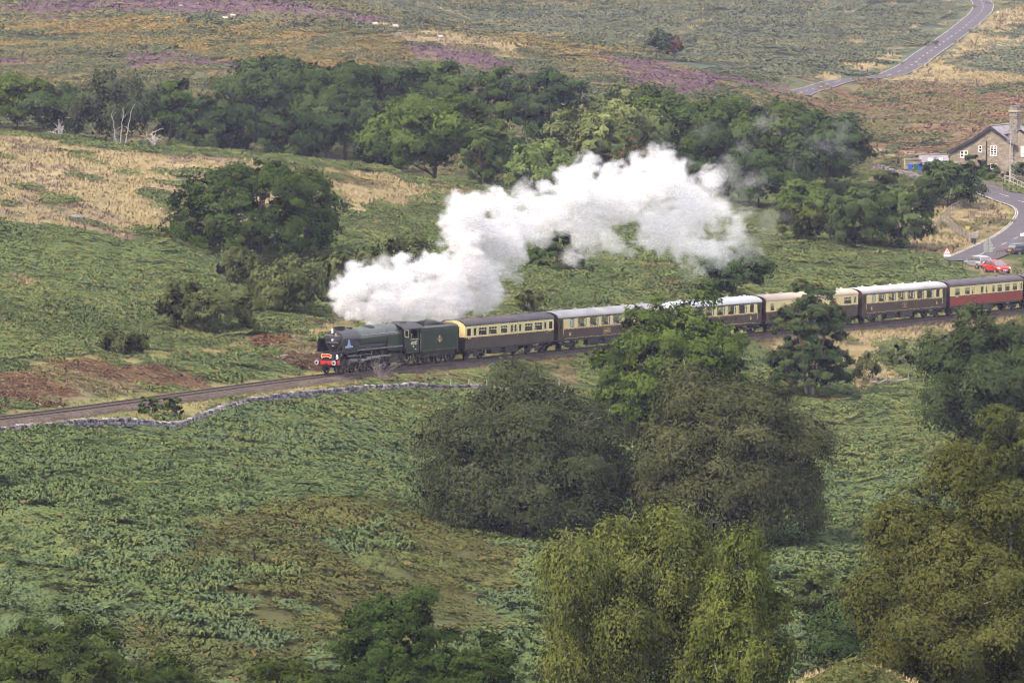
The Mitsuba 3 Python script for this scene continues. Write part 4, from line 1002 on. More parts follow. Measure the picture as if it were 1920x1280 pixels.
    def front(poly, x, y, z, th):
        m = trimesh.creation.extrude_polygon(poly, th, engine='earcut'); v = m.vertices
        m.vertices = np.stack([x - v[:, 2], y - v[:, 0], z + v[:, 1]], 1); return m
    h = place(E, 'headboard', front(hb, .50, .12, 1.46, .03), 'beam_red')
    place(h, 'headboard_rim', front(hb.difference(hb.buffer(-.045)), .468, .12, 1.46, .008), 'cream_line')
    for (x, y, z) in ((1.30, -.02, 3.62), (.62, -.90, 1.37)):
        lp = place(E, 'lamp', [box_at(x, y, z + .14, .17, .17, .26, .02), cyl(.055, (x, y, z + .26), (x, y, z + .36), 10), cyl(.085, (x, y, z + .36), (x, y, z + .40), 10)], 'lamp_white')
        place(lp, 'lens', cyl(.06, (x - .085, y, z + .14), (x - .105, y, z + .14), 14), 'steel_dull')
        place(lp, 'bracket', box_at(x + .02, y, z - .03, .05, .06, .12), 'engine_black')
    # cylinders and motion
    for y in (N * 1.12, 1.12):
        c = place(E, 'cylinder', [cyl(.36, (2.15, y, 1.02), (3.45, y, 1.02), 28), box_at(2.8, y * .86, 1.35, 1.3, .42, .7, .04), cyl(.16, (2.05, y, 1.52), (3.55, y, 1.52), 16)], 'engine_black', smooth=35)
        place(c, 'cylinder_cover', cyl(.30, (2.152, y, 1.02), (2.11, y, 1.02), 28), 'steel_dull', smooth=35)
        place(c, 'drain_pipe', tubes_capped(np.array([[2.3, y, .68], [2.3, y - .02, .50], [1.75, y - .02, .42]]), [.025] * 3, 8), 'copper_pipe', smooth=True)
    yy = N * 1.18
    place(E, 'slide_bar', [rod((3.5, yy, 1.20), (5.1, yy, 1.20), .08, .07), rod((3.5, yy, .92), (5.1, yy, .92), .08, .05)], 'steel_bright')
    place(E, 'crosshead', box_at(4.5, yy, 1.05, .35, .10, .36, .03), 'steel_dull')
    place(E, 'connecting_rod', rod((4.5, yy - .07, 1.05), (7.95, yy - .07, 1.28), .06, .15), 'steel_bright')
    place(E, 'coupling_rod', [rod((5.75, yy + .02, 1.28), (10.15, yy + .02, 1.28), .06, .13)] + [cyl(.12, (x, yy + .06, 1.28), (x, yy - .05, 1.28), 14) for x in (5.75, 7.95, 10.15)], 'steel_bright')
    place(E, 'valve_gear', [rod((7.95, yy - .12, 1.28), (8.25, yy - .12, 1.05), .05, .10), rod((8.25, yy - .12, 1.05), (6.4, yy - .10, 1.25), .04, .07), rod((6.4, yy - .10, 1.85), (6.4, yy - .10, 1.10), .06, .12), rod((6.4, yy - .1, 1.6), (3.6, yy - .06, 1.55), .04, .06), rod((4.35, yy - .08, 1.55), (4.5, yy - .1, .80), .04, .08)], 'steel_dull')
    for x, r, nm, sp in ((1.72, .48, 'bogie_wheel', 10), (3.65, .48, 'bogie_wheel', 10), (5.75, 1.015, 'driving_wheel', 18), (7.95, 1.015, 'driving_wheel', 18), (10.15, 1.015, 'driving_wheel', 18), (12.95, .56, 'trailing_wheel', 10)):
        for y in (N * .75, .75):
            place(E, nm, wheel(x, y, r, sp), 'frame_black')
    place(E, 'splasher', [cyl(1.12, (x, -.85, 1.02), (x, .85, 1.02), 40) for x in ()] + [box_at(7.95, 0, 2.2, 6.5, 1.7, .4, .1)], 'engine_black')
    place(E, 'bogie_frame', [box_at(2.7, y, .60, 3.0, .06, .35, .03) for y in (-.92, .92)] + [box_at(2.7, 0, .62, 1.2, 1.6, .25)], 'frame_black')
    place(E, 'sand_pipe', [tubes_capped(np.array([[x, N * .95, 1.4], [x + .1, N * .95, .7], [x - .35, N * .80, .12]]), [.025] * 3, 6) for x in (4.8, 7.0, 9.2)], 'steel_dull')
    place(E, 'guard_iron', [rod((.95, y, .95), (.75, y, .12), .10, .04) for y in (-.72, .72)], 'frame_black')
    place(E, 'ash_pan', [box_at(11.6, 0, .95, 2.4, 1.9, .9, .05)], 'frame_black')
    place(E, 'injector_pipe', [tubes_capped(np.array([[12.4, N * 1.2, 1.1], [12.5, N * 1.22, .75], [13.3, N * 1.22, .62], [13.6, N * 1.22, .95]]), [.045] * 4, 8)], 'copper_pipe', smooth=True)
    place(E, 'cab_step', [box_at(14.6, N * 1.2, .50, .5, .3, .04), box_at(14.6, N * 1.2, .85, .5, .3, .04), box_at(14.35, N * 1.2, .8, .03, .28, .8), box_at(11.4, N * 1.2, .38, .9, .3, .05)], 'steel_dull')
    # cab
    for y, near in ((N * 1.36, True), (1.33, False)):
        p = Polygon([(12.75, 1.55), (12.85, 1.36), (13.1, 1.25), (15.30, 1.25), (15.30, 3.50), (12.36, 3.50), (12.42, 2.6), (12.55, 2.0)])
        p = p.difference(rrect(13.75, 14.98, 2.62, 3.40, .05)).difference(Polygon([(12.55, 2.82), (13.18, 2.74), (13.20, 3.36), (12.50, 3.36)]))
        cs_ = place(E, 'cab_side', side(p, .03, y), 'engine_green')
        if near:
            q = Polygon([(12.55, 2.82), (13.18, 2.74), (13.20, 3.36), (12.50, 3.36)])
            place(cs_, 'window_frame', side(q.buffer(.05).difference(q), .02, y - .021), 'cream_line')
            place(cs_, 'window_pane', side(q, .006, y + .01), 'window_glass')
            place(cs_, 'cab_number', lettering('60163', .27, 13.68, 2.06, y - .001, True, 1.05), 'number_cream')
            place(cs_, 'works_plate', side(shapely.Point(14.15, 1.86).buffer(.1), .01, y - .011), 'pale_grey')
            place(cs_, 'lining', side(sbox(13.62, 2.50, 15.2, 2.54), .005, y - .006), 'cream_line')
            place(cs_, 'small_lettering', side(sbox(14.5, 1.56, 14.72, 1.64), .005, y - .006), 'number_cream')
    place(E, 'cab_front', side(Polygon([(-1.33, 1.6), (1.33, 1.6), (1.33, 3.5), (.9, 3.9), (0, 4.05), (-.9, 3.9), (-1.33, 3.5)]), .03, 0).apply_transform(np.array([[0, -1, 0, 12.76], [1, 0, 0, 0], [0, 0, 1, 0], [0, 0, 0, 1.]])), 'engine_green')
    a = np.linspace(-1.30, 1.30, 17)
    def arc(w, z0, h): return np.stack([np.linspace(-w, w, 17), z0 + h * np.cos(np.linspace(-1, 1, 17) * np.pi / 2) ** .8], 1)
    def roof_shell(x0, x1, A, B, th=.04):
        r0 = np.column_stack([np.full(17, x0), A]); r1 = np.column_stack([np.full(17, x1), B])
        v = np.vstack([r0, r1, r0 - [0, 0, th], r1 - [0, 0, th]]); f = []
        for j in range(16):
            f += [[j, 17 + j, j + 1], [j + 1, 17 + j, 18 + j], [34 + j, 35 + j, 51 + j], [35 + j, 52 + j, 51 + j], [j, j + 1, 35 + j], [j, 35 + j, 34 + j], [17 + j, 52 + j, 18 + j], [17 + j, 51 + j, 52 + j]]
        for q in (0, 16): f += [[q, 34 + q, 51 + q], [q, 51 + q, 17 + q]]
        return trimesh.Trimesh(v, np.array(f), process=False)
    place(E, 'cab_roof', roof_shell(12.2, 16.1, arc(1.40, 3.50, .56), arc(1.40, 3.50, .52)), 'cab_roof_black', smooth=30)
    place(E, 'roof_ventilator', box_at(14.0, 0, 4.05, 1.1, .9, .08, .03), 'cab_roof_black')
    place(E, 'cab_floor', box_at(14.0, 0, 1.30, 2.6, 2.6, .06), 'frame_black')
    # tender, coupled behind
    CUR = vehicle_matrix(15.0, 22.75)
    G = thing('tender', 'dark green tender with coal heap and lion crest behind the locomotive', 'tender')
    X = 15.0
    w, z0, z1 = 1.36, 1.23, 3.38
    prof = np.array([[-w, z0], [-w, z1], [-w + .03, z1 + .06], [-w + .25, z1 + .17], [-w + .42, z1 + .20], [w - .42, z1 + .20], [w - .25, z1 + .17], [w - .03, z1 + .06], [w, z1], [w, z0]])
    def extr(pr, x0, x1):
        n = len(pr); v = np.vstack([np.column_stack([np.full(n, x0), pr]), np.column_stack([np.full(n, x1), pr])]); f = []
        for j in range(n):
            k = (j + 1) % n; f += [[j, k, n + j], [k, n + k, n + j]]
        c = Polygon(pr); tv, tf = trimesh.creation.triangulate_polygon(c, engine='earcut')
        m = [trimesh.Trimesh(v, np.array(f), process=False), trimesh.Trimesh(np.column_stack([np.full(len(tv), x0), tv]), tf[:, ::-1], process=False), trimesh.Trimesh(np.column_stack([np.full(len(tv), x1), tv]), tf, process=False)]
        return trimesh.util.concatenate(m)
    tb = place(G, 'tank', extr(prof, 15.62 - X, 22.72 - X), 'engine_green', smooth=30)
    y = -w
    for (a0, b0, a1, b1) in ((15.85, 1.36, 22.55, 1.375), (15.85, 3.235, 22.55, 3.25), (15.85, 1.36, 15.865, 3.25), (22.535, 1.36, 22.55, 3.25)):
        place(tb, 'lining', side(sbox(a0 - X, b0, a1 - X, b1), .004, y - .005), 'lining_orange')
    cr = place(tb, 'crest', side(shapely.union_all([shapely.Point(19.2 - X, 2.38).buffer(.17), sbox(19.05 - X, 2.36, 19.35 - X, 2.62)]), .006, y - .007), 'crest_red')
    place(cr, 'crest_base', side(shapely.union_all([shapely.Point(19.2 - X, 2.13).buffer(.14), sbox(19.12 - X, 2.0, 19.28 - X, 2.2)]), .006, y - .012), 'crest_yellow')
    place(cr, 'crest_wings', side(shapely.union_all([Polygon([(18.72 - X, 2.22), (18.98 - X, 2.18), (18.98 - X, 2.40), (18.8 - X, 2.44)]), Polygon([(19.68 - X, 2.22), (19.42 - X, 2.18), (19.42 - X, 2.40), (19.6 - X, 2.44)])]), .006, y - .008), 'crest_green')
    place(cr, 'crest_lion', side(sbox(19.06 - X, 2.42, 19.14 - X, 2.62), .004, y - .0125), 'lamp_white')
    place(G, 'tank_top', box_at(19.9 - X, 0, 3.60, 5.4, 1.7, .06), 'frame_black')
    rng = np.random.default_rng(3)
    lumps = []
    for i in range(420):
        px_ = rng.uniform(17.0, 21.3); py_ = rng.uniform(-.85, .85)
        hh = 3.50 + .42 * max(0, 1 - ((px_ - 19.3) / 2.1) ** 2) * (1 - .5 * (py_ / .85) ** 2)
        ic = trimesh.creation.icosphere(subdivisions=0); ic.vertices *= rng.uniform(.07, .15, 3); ic.apply_transform(trimesh.transformations.random_rotation_matrix(rng.uniform(0, 1, 3))); ic.apply_translation([px_ - X, py_, hh]); lumps.append(ic)
    place(G, 'coal_heap', lumps, 'coal_black', kind='stuff')
    bun = extr(np.array([[-.9, 3.5], [-.85, 3.62], [0, 3.86], [.85, 3.62], [.9, 3.5]]), 17.3 - X, 20.9 - X)
    place(G, 'coal_bed', bun, 'coal_black')
    place(G, 'coal_plate', box_at(17.0 - X, 0, 3.7, .05, 2.0, .5), 'cab_roof_black')
    place(G, 'tender_frame', [box_at(19.2 - X, yy_, .98, 7.1, .05, .55, .02) for yy_ in (-1.05, 1.05)] + [box_at(19.2 - X, 0, 1.1, 7.1, 2.2, .22)], 'frame_black')
    for x in (16.75, 18.42, 20.10, 21.80):
        for yy_ in (-.75, .75): place(G, 'wheel', wheel(x - X, yy_, .56, 10), 'frame_black')
        ab = place(G, 'axle_box', [box_at(x - X, -1.12, .58, .30, .16, .36, .03)], 'frame_black')
        place(ab, 'leaf_spring', [box_at(x - X, -1.13, .84 + .05 * k, 1.0 - .18 * k, .10, .045) for k in range(4)], 'frame_black')
    place(G, 'rear_beam', box_at(22.7 - X, 0, 1.05, .06, 2.5, .4), 'frame_black')
    place(G, 'tail_buffer', [cyl(.2, (22.95 - X, yy_, 1.05), (23.2 - X, yy_, 1.05), 16) for yy_ in (-.865,)], 'beam_red')
    place(G, 'front_handrail', [cyl(.02, (15.55 - X, -1.34, 1.4), (15.55 - X, -1.34, 3.0), 8)], 'steel_bright')
    return E
scene['window_glass'] = {'type': 'thindielectric', 'int_ior': 1.5}
steam_engine()

# ------------------------------------------------------------------ people
def chain(joints, bones, refine=.05, smooth=6):
    parts = []
    for a, b in bones:
        (pa, ra), (pb, rb) = joints[a], joints[b]
        parts.append(manifold3d.Manifold.batch_hull([manifold3d.Manifold.sphere(ra, 10).translate(list(map(float, pa))), manifold3d.Manifold.sphere(rb, 10).translate(list(map(float, pb)))]))
    m = manifold3d.Manifold.batch_boolean(parts, manifold3d.OpType.Add).refine_to_length(refine).to_mesh()
    t = trimesh.Trimesh(m.vert_properties[:, :3], m.tri_verts, process=True)
    trimesh.smoothing.filter_taubin(t, iterations=smooth)
    return t
def person_mesh(seated=True):
    """Facing +x; hips at the origin."""
    J = {'hip': ((0, 0, 0), .15), 'hipl': ((0, .10, 0), .11), 'hipr': ((0, -.10, 0), .11), 'chest': ((.02, 0, .33), .15), 'shl': ((.02, .18, .44), .065), 'shr': ((.02, -.18, .44), .065), 'neck': ((.03, 0, .54), .052), 'skull': ((.05, 0, .72), .100), 'jaw': ((.085, 0, .635), .062), 'nose': ((.155, 0, .675), .014),
         'ell': ((.06, .24, .17), .046), 'elr': ((.06, -.24, .17), .046), 'wrl': ((.30, .17, .14), .032), 'wrr': ((.30, -.17, .14), .032), 'hal': ((.38, .14, .15), .034), 'har': ((.38, -.14, .15), .034)}
    if seated:
        J.update(knl=((.44, .11, .02), .07), knr=((.44, -.11, .02), .07), anl=((.46, .11, -.40), .045), anr=((.46, -.11, -.40), .045), tol=((.60, .11, -.44), .035), tor=((.60, -.11, -.44), .035))
    else:
        J.update(knl=((.02, .10, -.44), .07), knr=((.02, -.10, -.44), .07), anl=((0, .10, -.84), .045), anr=((0, -.10, -.84), .045), tol=((.14, .10, -.88), .035), tor=((.14, -.10, -.88), .035))
    skin = chain(J, [('neck', 'skull'), ('skull', 'jaw'), ('neck', 'jaw'), ('skull', 'nose'), ('chest', 'neck'), ('hip', 'chest'), ('chest', 'shl'), ('chest', 'shr'), ('shl', 'ell'), ('shr', 'elr'), ('ell', 'wrl'), ('elr', 'wrr'), ('wrl', 'hal'), ('wrr', 'har'), ('hipl', 'knl'), ('hipr', 'knr'), ('hip', 'hipl'), ('hip', 'hipr'), ('knl', 'anl'), ('knr', 'anr'), ('anl', 'tol'), ('anr', 'tor')])
    g = lambda k, e: (J[k][0], J[k][1] + e)
    S = {k: g(k, .022) for k in ('hip', 'chest', 'shl', 'shr', 'ell', 'elr')}
    shirt = chain(S, [('hip', 'chest'), ('chest', 'shl'), ('chest', 'shr'), ('shl', 'shr'), ('shl', 'ell'), ('shr', 'elr')])
    L = {k: g(k, .020) for k in ('hip', 'hipl', 'hipr', 'knl', 'knr', 'anl', 'anr')}; L['hip'] = (J['hip'][0], .16)
    legs = chain(L, [('hip', 'hipl'), ('hip', 'hipr'), ('hipl', 'knl'), ('hipr', 'knr'), ('knl', 'anl'), ('knr', 'anr')])
    hair = chain({'a': ((.035, 0, .745), .104), 'b': ((.0, 0, .70), .098)}, [('a', 'b')])
    return skin, shirt, legs, hair
SEATED, STANDING = person_mesh(True), person_mesh(False)
SHIRTS = {'white': (.75, .75, .76), 'red': (.50, .05, .05), 'blue': (.10, .15, .38), 'grey': (.25, .25, .27), 'pink': (.55, .32, .36)}
for k, c in SHIRTS.items(): material('shirt_' + k, c, .9)
material('trousers_dark', (.03, .03, .04), .9)
PLY_CACHE = {}
def person(label, M, x, y, z, yaw, shirt, stand=False, group=None):
    k = thing('person', label, 'person', group)
    c, s = math.cos(yaw), math.sin(yaw)
    W = T((M @ np.array([[c, -s, 0, x], [s, c, 0, y], [0, 0, 1, z], [0, 0, 0, 1.]])).tolist())
    for nm, mesh, mat in zip(('body', 'shirt', 'trousers', 'hair'), STANDING if stand else SEATED, ('skin_tone', shirt if shirt.startswith('overall') else 'shirt_' + shirt, 'trousers_dark' if not shirt.startswith('overall') else 'overall_blue', 'hair_brown')):
        put(k, nm, {**PLY_CACHE.setdefault((stand, nm, mat), mikit.ply(mesh, mat, smooth=True)), 'to_world': W})
person('driver in blue overalls at the window of the locomotive cab', vehicle_matrix(0, 15.0), 14.45, -.95, 2.22, -1.3, 'overall_blue', True)

# ------------------------------------------------------------------ carriages
material('chocolate', grime((.042, .021, .017), (.07, .052, .042), .3, .6), .36, 0, .5, **COAT)
material('dull_brown', grime((.042, .028, .022), (.07, .052, .042), .4, .6), .45)
material('cream_paint', grime((.62, .53, .25), (.50, .42, .24), .5, .8), .38, 0, .5, **COAT)
material('crimson', grime((.21, .020, .018), (.17, .04, .03), .5, .6), .32, 0, .5, **COAT)
material('roof_white', grime((.36, .35, .355), (.20, .18, .165), .65, .5), .6)
material('roof_bright', grime((.54, .54, .54), (.42, .41, .40), .5, .5), .55)
material('roof_tan', grime((.40, .33, .25), (.30, .22, .17), .8, .6), .7)
material('roof_black', grime((.040, .035, .042), (.085, .072, .075), .7, .7), .65)
material('gangway_black', (.022, .020, .024), .85)
material('window_trim', (.62, .55, .36), .45)
material('trim_dark', (.05, .035, .03), .4)
material('gold_letter', (.62, .40, .13), .45, .2)
material('seat_cloth', (.10, .06, .05), .95)
material('inner_wood', (.11, .065, .035), .6)
material('curtain', (.62, .60, .58), .95)
material('lamp_shade', (.85, .80, .68), .8)
material('axle_yellow', (.60, .48, .08), .5)
material('pale_glass', (.34, .37, .38), .25)
def carriage(label, s0, s1, roof, lower, upper, wins, band=None, name='railway_carriage', letters=None, crest=False, lamps=False, end_col='gangway_black', style='old', curtains=False, doors=(), z_w=(2.28, 3.06), yellow=False, nameplate=None, mat_w='window_trim', seamtop=True):
    global CUR
    CUR = M = vehicle_matrix(s0, s1)
    L = s1 - s0
    C = thing(name, label, 'railway carriage', 'carriages of the steam train')
    zb, zm, zt = 1.14, 2.18, 3.24
    Y = -1.40
    xs = [(a * L, b * L, k) for a, b, k in wins]
    holes = []
    for a, b, k in xs:
        z0, z1 = z_w if k != 'n' else (z_w[0] + .02, z_w[1])
        if k == 'D': z0, z1 = z_w[0] - .02, z_w[1] + .05
        holes.append(rrect(a, b, z0, z1, .12 if k in ('P', 'n') and style == 'pullman' else .04))
    cut = shapely.union_all(holes)
    e0, e1 = (.95, L - .95) if style == 'pullman' else (0, L)
    for y, near in ((Y, True), (1.35, False)):
        up = sbox(e0, zm, e1, 3.10 if band else zt).difference(cut)
        lo = sbox(0, zb, L, zm)
        nm = ('upper_panel', 'lower_panel') if near else ('far_upper_panel', 'far_lower_panel')
        place(C, nm[1], side(lo, .05, y), lower)
        place(C, nm[0], side(up, .05, y), upper)
        if band: place(C, 'letter_board' if near else 'far_letter_board', side(sbox(0, 3.10, L, zt), .05, y), band)
        if style == 'pullman':
            for a, b in ((0, .95), (L - .95, L)):
                dw = rrect(a + .22, b - .28, 2.1, 3.0, .05)
                dd = place(C, 'vestibule_door' if near else 'far_door', side(sbox(a, zm, b, 3.10).difference(dw), .05, y), band)
                if near:
                    place(dd, 'pane', side(dw, .006, y + .02), 'window_glass')
                    place(dd, 'handrail', cyl(.02, ((b if a == 0 else a) + .0, y - .05, 1.5), ((b if a == 0 else a) + .0, y - .05, 2.6), 8), 'cream_line')
    if style == 'pullman':
        for z in (zm + .0, zb + .06, 1.17 + .95):
            place(C, 'gold_line', side(sbox(.98, z - .012, L - .98, z + .012), .004, Y - .005), 'gold_letter')
    else:
        place(C, 'waist_line', side(sbox(0, zm - .02, L, zm + .012), .004, Y - .005), 'gold_letter' if upper == 'cream_paint' and lower != 'crimson' else 'trim_dark')
        place(C, 'cant_line', side(sbox(0, zt - .05, L, zt), .004, Y - .005), band or ('crimson' if lower == 'crimson' else 'cream_paint'))
    for (a, b, k), h in zip(xs, holes):
        fr = h.buffer(.035).difference(h.buffer(-.015))
        bars = []
        x0, z0, x1, z1 = h.bounds
        if k == 'V':      # sliding ventilators above a transom
            zt_ = z0 + (z1 - z0) * .66; bars = [sbox(x0, zt_ - .03, x1, zt_ + .03)] + [sbox(x0 + (x1 - x0) * q - .022, zt_, x0 + (x1 - x0) * q + .022, z1) for q in ((.33, .66) if style == 'old' else (.2, .42, .58, .8))]
        if k == 'P': bars = [sbox(x0, z0 + (z1 - z0) * .62 - .015, x1, z0 + (z1 - z0) * .62 + .015)]
        w = place(C, 'window', side(shapely.union_all([fr] + bars) if bars else fr, .02, Y - .012), mat_w if k != 'D' else 'trim_dark')
        place(w, 'pane', side(h, .006, Y + .02), 'pale_glass' if (style == 'pullman' and k == 'n' and a < L * .2) or k == 'F' else 'window_glass')
        if curtains and k == 'P':
            place(w, 'curtain', [box_at(x1 - .14, Y + .10, (z0 + z1) / 2, .20, .04, z1 - z0, .01), box_at(x0 + .07, Y + .10, (z0 + z1) / 2, .10, .04, z1 - z0, .01)], 'curtain')
        if lamps and k == 'P':
            place(C, 'table', [box_at((x0 + x1) / 2 - .15, Y + .50, 2.02, .75, .7, .04, .01), cyl(.04, ((x0 + x1) / 2 - .15, Y + .5, 1.3), ((x0 + x1) / 2 - .15, Y + .5, 2.0), 8)], 'curtain')
            tl = place(C, 'table_lamp', [cyl(.02, (x0 + .28, Y + .30, 2.04), (x0 + .28, Y + .30, 2.42), 8), cyl(.07, (x0 + .28, Y + .30, 2.04), (x0 + .28, Y + .30, 2.08), 12)], 'gold_letter')
            place(tl, 'lamp_shade', cyl(.15, (x0 + .28, Y + .30, 2.40), (x0 + .28, Y + .30, 2.64), 14, .09), 'lamp_shade')
    for x in doors:
        d = place(C, 'door', side(shapely.union_all([sbox(x * L - .36, zb + .03, x * L - .345, zt - .08), sbox(x * L + .345, zb + .03, x * L + .36, zt - .08)]), .006, Y - .007), 'trim_dark')
        place(d, 'door_handle', box_at(x * L + .25, Y - .04, 2.0, .14, .06, .04, .01), 'gold_letter')
    # ends, floor, inside
    endp = Polygon([(-1.38, zb), (1.38, zb), (1.38, zt), (1.1, 3.5), (.6, 3.74), (0, 3.80), (-.6, 3.74), (-1.1, 3.5), (-1.38, zt)])
    for x, nm in ((0.0, 'front_end'), (L, 'rear_end')):
        m = trimesh.creation.extrude_polygon(endp.difference(sbox(-.45, 1.2, .45, 3.1)), .05, engine='earcut'); v = m.vertices
        m.vertices = np.stack([x + (v[:, 2] if x == 0 else -v[:, 2]), v[:, 0], v[:, 1]], 1)
        if nm == 'front_end' and style == 'old':
            e2 = trimesh.creation.extrude_polygon(endp.difference(sbox(-1.5, 0, 1.5, 2.2)).difference(sbox(-.75, 1.2, .75, 3.2)), .02, engine='earcut'); v = e2.vertices
            e2.vertices = np.stack([-.003 - v[:, 2], v[:, 0], v[:, 1]], 1)
            place(C, 'cream_end_panel', e2, 'cream_paint')
        place(C, nm, m, end_col)
        g = 0.44
        x_ = -g if x == 0 else L
        place(C, 'gangway', [box_at(x_ + g / 2, y, 2.15, g, .12, 2.1, .03) for y in (-.52, .52)] + [box_at(x_ + g / 2, 0, 3.2, g, 1.16, .14, .03), box_at(x_ + g / 2, 0, 1.16, g, 1.0, .1)], 'gangway_black')
        for y in (-.865, .865):
            xx = -.42 if x == 0 else L + .42
            place(C, 'buffer', [cyl(.09, (x, y, 1.05), (xx, y, 1.05), 12), cyl(.21, (xx, y, 1.05), (xx + (-.04 if x == 0 else .04), y, 1.05), 16)], 'frame_black')
    place(C, 'floor', box_at(L / 2, 0, 1.16, L - .1, 2.66, .08), 'inner_wood')
    place(C, 'partition', [box_at(x, 0, 2.2, .05, 2.6, 2.0) for x in (1.3, L - 1.3)] + ([box_at(L / 2, .4, 2.2, L - 3, .05, 2.0)] if style == 'old' else []), 'inner_wood')
    seats = []
    for a, b, k in xs:
        if k in ('P', 'V'):
            for xx, f in ((a - .10, 1), (b + .10, -1)):
                for y in (-.85, .85):
                    seats += [box_at(xx + f * .22, y, 1.62, .5, .9, .16, .04), box_at(xx, y, 1.95, .14, .9, .8, .05)]
    if seats: place(C, 'seating', seats, 'seat_cloth', kind='stuff')
    # roof
    n = 25
    th = np.linspace(-1, 1, n)
    yy = 1.44 * np.sin(th * np.pi / 2 * .98) / math.sin(np.pi / 2 * .98)
    zz = 3.235 + .60 * np.cos(th * np.pi / 2 * .98) ** .85
    rv = []
    for x, dz in ((-.03, 0), (L + .03, 0)):
        rv.append(np.column_stack([np.full(n, x), yy, zz + dz])); rv.append(np.column_stack([np.full(n, x), yy * .975, zz - .05]))
    v = np.vstack(rv); f = []
    for j in range(n - 1):
        f += [[j, 2 * n + j, j + 1], [j + 1, 2 * n + j, 2 * n + j + 1], [n + j, n + j + 1, 3 * n + j], [n + j + 1, 3 * n + j + 1, 3 * n + j], [j, j + 1, n + j], [j + 1, n + j + 1, n + j], [2 * n + j, 3 * n + j, 2 * n + j + 1], [2 * n + j + 1, 3 * n + j, 3 * n + j + 1]]
    for q in (0, n - 1): f += [[q, n + q, 3 * n + q], [q, 3 * n + q, 2 * n + q]]
    rf = place(C, 'roof', trimesh.Trimesh(v, np.array(f), process=False), roof, smooth=30)
    vent_mat = roof if roof != 'roof_tan' else 'roof_white'
    rng = np.random.default_rng(int(s0 * 10))
    vx = np.arange(1.3, L - .8, 1.55)
    for i, x in enumerate(vx):
        for y in ((-.42, .42)[i % 2],):
            zr = 3.235 + .60 * (1 - abs(y / 1.44) ** 2) ** .42
            place(rf, 'roof_vent', [cyl(.11, (x + (i % 3) * .2, y * .6, zr - .08), (x + (i % 3) * .2, y * .6, zr + .09), 10), cyl(.17, (x + (i % 3) * .2, y * .6, zr + .06), (x + (i % 3) * .2, y * .6, zr + .15), 10, .10)], vent_mat)
    if style == 'old':
        for x in (7.1, 10.2):
            a = np.linspace(.05, .75, 7) * np.pi / 2 * .98
            pa = np.stack([-1.44 * np.sin(a) / math.sin(np.pi / 2 * .98), 3.235 + .60 * np.cos(a) ** .85 + .035], 1)
            q = np.vstack([np.column_stack([np.full(7, x), pa]), np.column_stack([np.full(7, x + 1.3), pa])])
            place(rf, 'roof_patch', trimesh.Trimesh(q, np.array([[j, 7 + j, j + 1] for j in range(6)] + [[j + 1, 7 + j, 8 + j] for j in range(6)]), process=False), 'roof_black')
    # underframe and bogies
    U = place(C, 'underframe', [box_at(L / 2, y, 1.03, L, .10, .22, .02) for y in (-1.25, 1.25)] + [box_at(L / 2, 0, 1.05, L, 1.6, .14)], 'frame_black')
    for x0, x1 in ((L * .30, L * .40), (L * .46, L * .60)):
        place(C, 'battery_box', box_at((x0 + x1) / 2, -1.02, .68, x1 - x0, .55, .55, .04), 'frame_black')
    if style == 'old':
        place(C, 'truss_rod', [rod((L * .26, -1.15, .95), (L * .40, -1.15, .42), .05, .06), rod((L * .40, -1.15, .42), (L * .60, -1.15, .42), .05, .06), rod((L * .60, -1.15, .42), (L * .74, -1.15, .95), .05, .06)] + [rod((x * L, -1.15, .42), (x * L, -1.15, .95), .05, .05) for x in (.40, .60)], 'frame_black')
    place(C, 'vacuum_cylinder', [cyl(.30, (L * .66, -.5, .40), (L * .66, -.5, .95), 16), cyl(.22, (L * .42, -.9, .62), (L * .47, -.9, .62), 14)], 'frame_black')
    for xc in (2.55, L - 2.55):
        B = place(C, 'bogie', [box_at(xc, y, .62, 3.3, .09, .26, .03) for y in (-1.0, 1.0)] + [box_at(xc, 0, .62, .5, 2.1, .3, .03)] + [box_at(xc, y, .44, .9, .12, .25, .03) for y in (-1.05, 1.05)], 'frame_black')
        for dx in (-1.3, 1.3):
            for y in (-.75, .75): place(B, 'wheel', wheel(xc + dx, y, .46, solid=True), 'frame_black')
            place(B, 'axle_box', box_at(xc + dx, -1.06, .47, .34, .16, .32, .03), 'frame_black')
            place(B, 'axle_spring', [cyl(.09, (xc + dx + q, -1.04, .52), (xc + dx + q, -1.04, .88), 10) for q in (-.3, .3)], 'frame_black')
            if yellow: place(B, 'axle_cap', cyl(.09, (xc + dx, -1.14, .47), (xc + dx, -1.17, .47), 12), 'axle_yellow')
    place(C, 'step_board', [box_at(x, -1.28, .80, .6, .18, .05) for x in (.6, L - .6)], 'steel_dull' if style == 'pullman' else 'frame_black')
    if letters:
        place(C, 'gold_lettering', lettering(letters[0], .10, letters[1] * L, 3.12, Y - .001, True, gap=letters[2]), 'gold_letter')
    if crest:
        for x in crest:
            cr = place(C, 'gold_crest', side(shapely.union_all([shapely.Point(x * L, 1.66).buffer(.10), Polygon([(x * L - .22, 1.62), (x * L + .22, 1.62), (x * L + .12, 1.50), (x * L - .12, 1.50)]), Polygon([(x * L - .10, 1.74), (x * L + .10, 1.74), (x * L, 1.88)])]), .006, Y - .007), 'gold_letter')
    if nameplate:
        place(C, 'name_lettering', lettering(nameplate[0], .19, nameplate[1] * L, 1.60, Y - .001, True, 1.1, True), 'gold_letter')
        q = sbox(nameplate[1] * L - nameplate[2], 1.50, nameplate[1] * L + nameplate[2], 1.90)
        place(C, 'name_panel_line', side(q.buffer(.03).difference(q), .004, Y - .005), 'gold_letter')
    return C, M, L
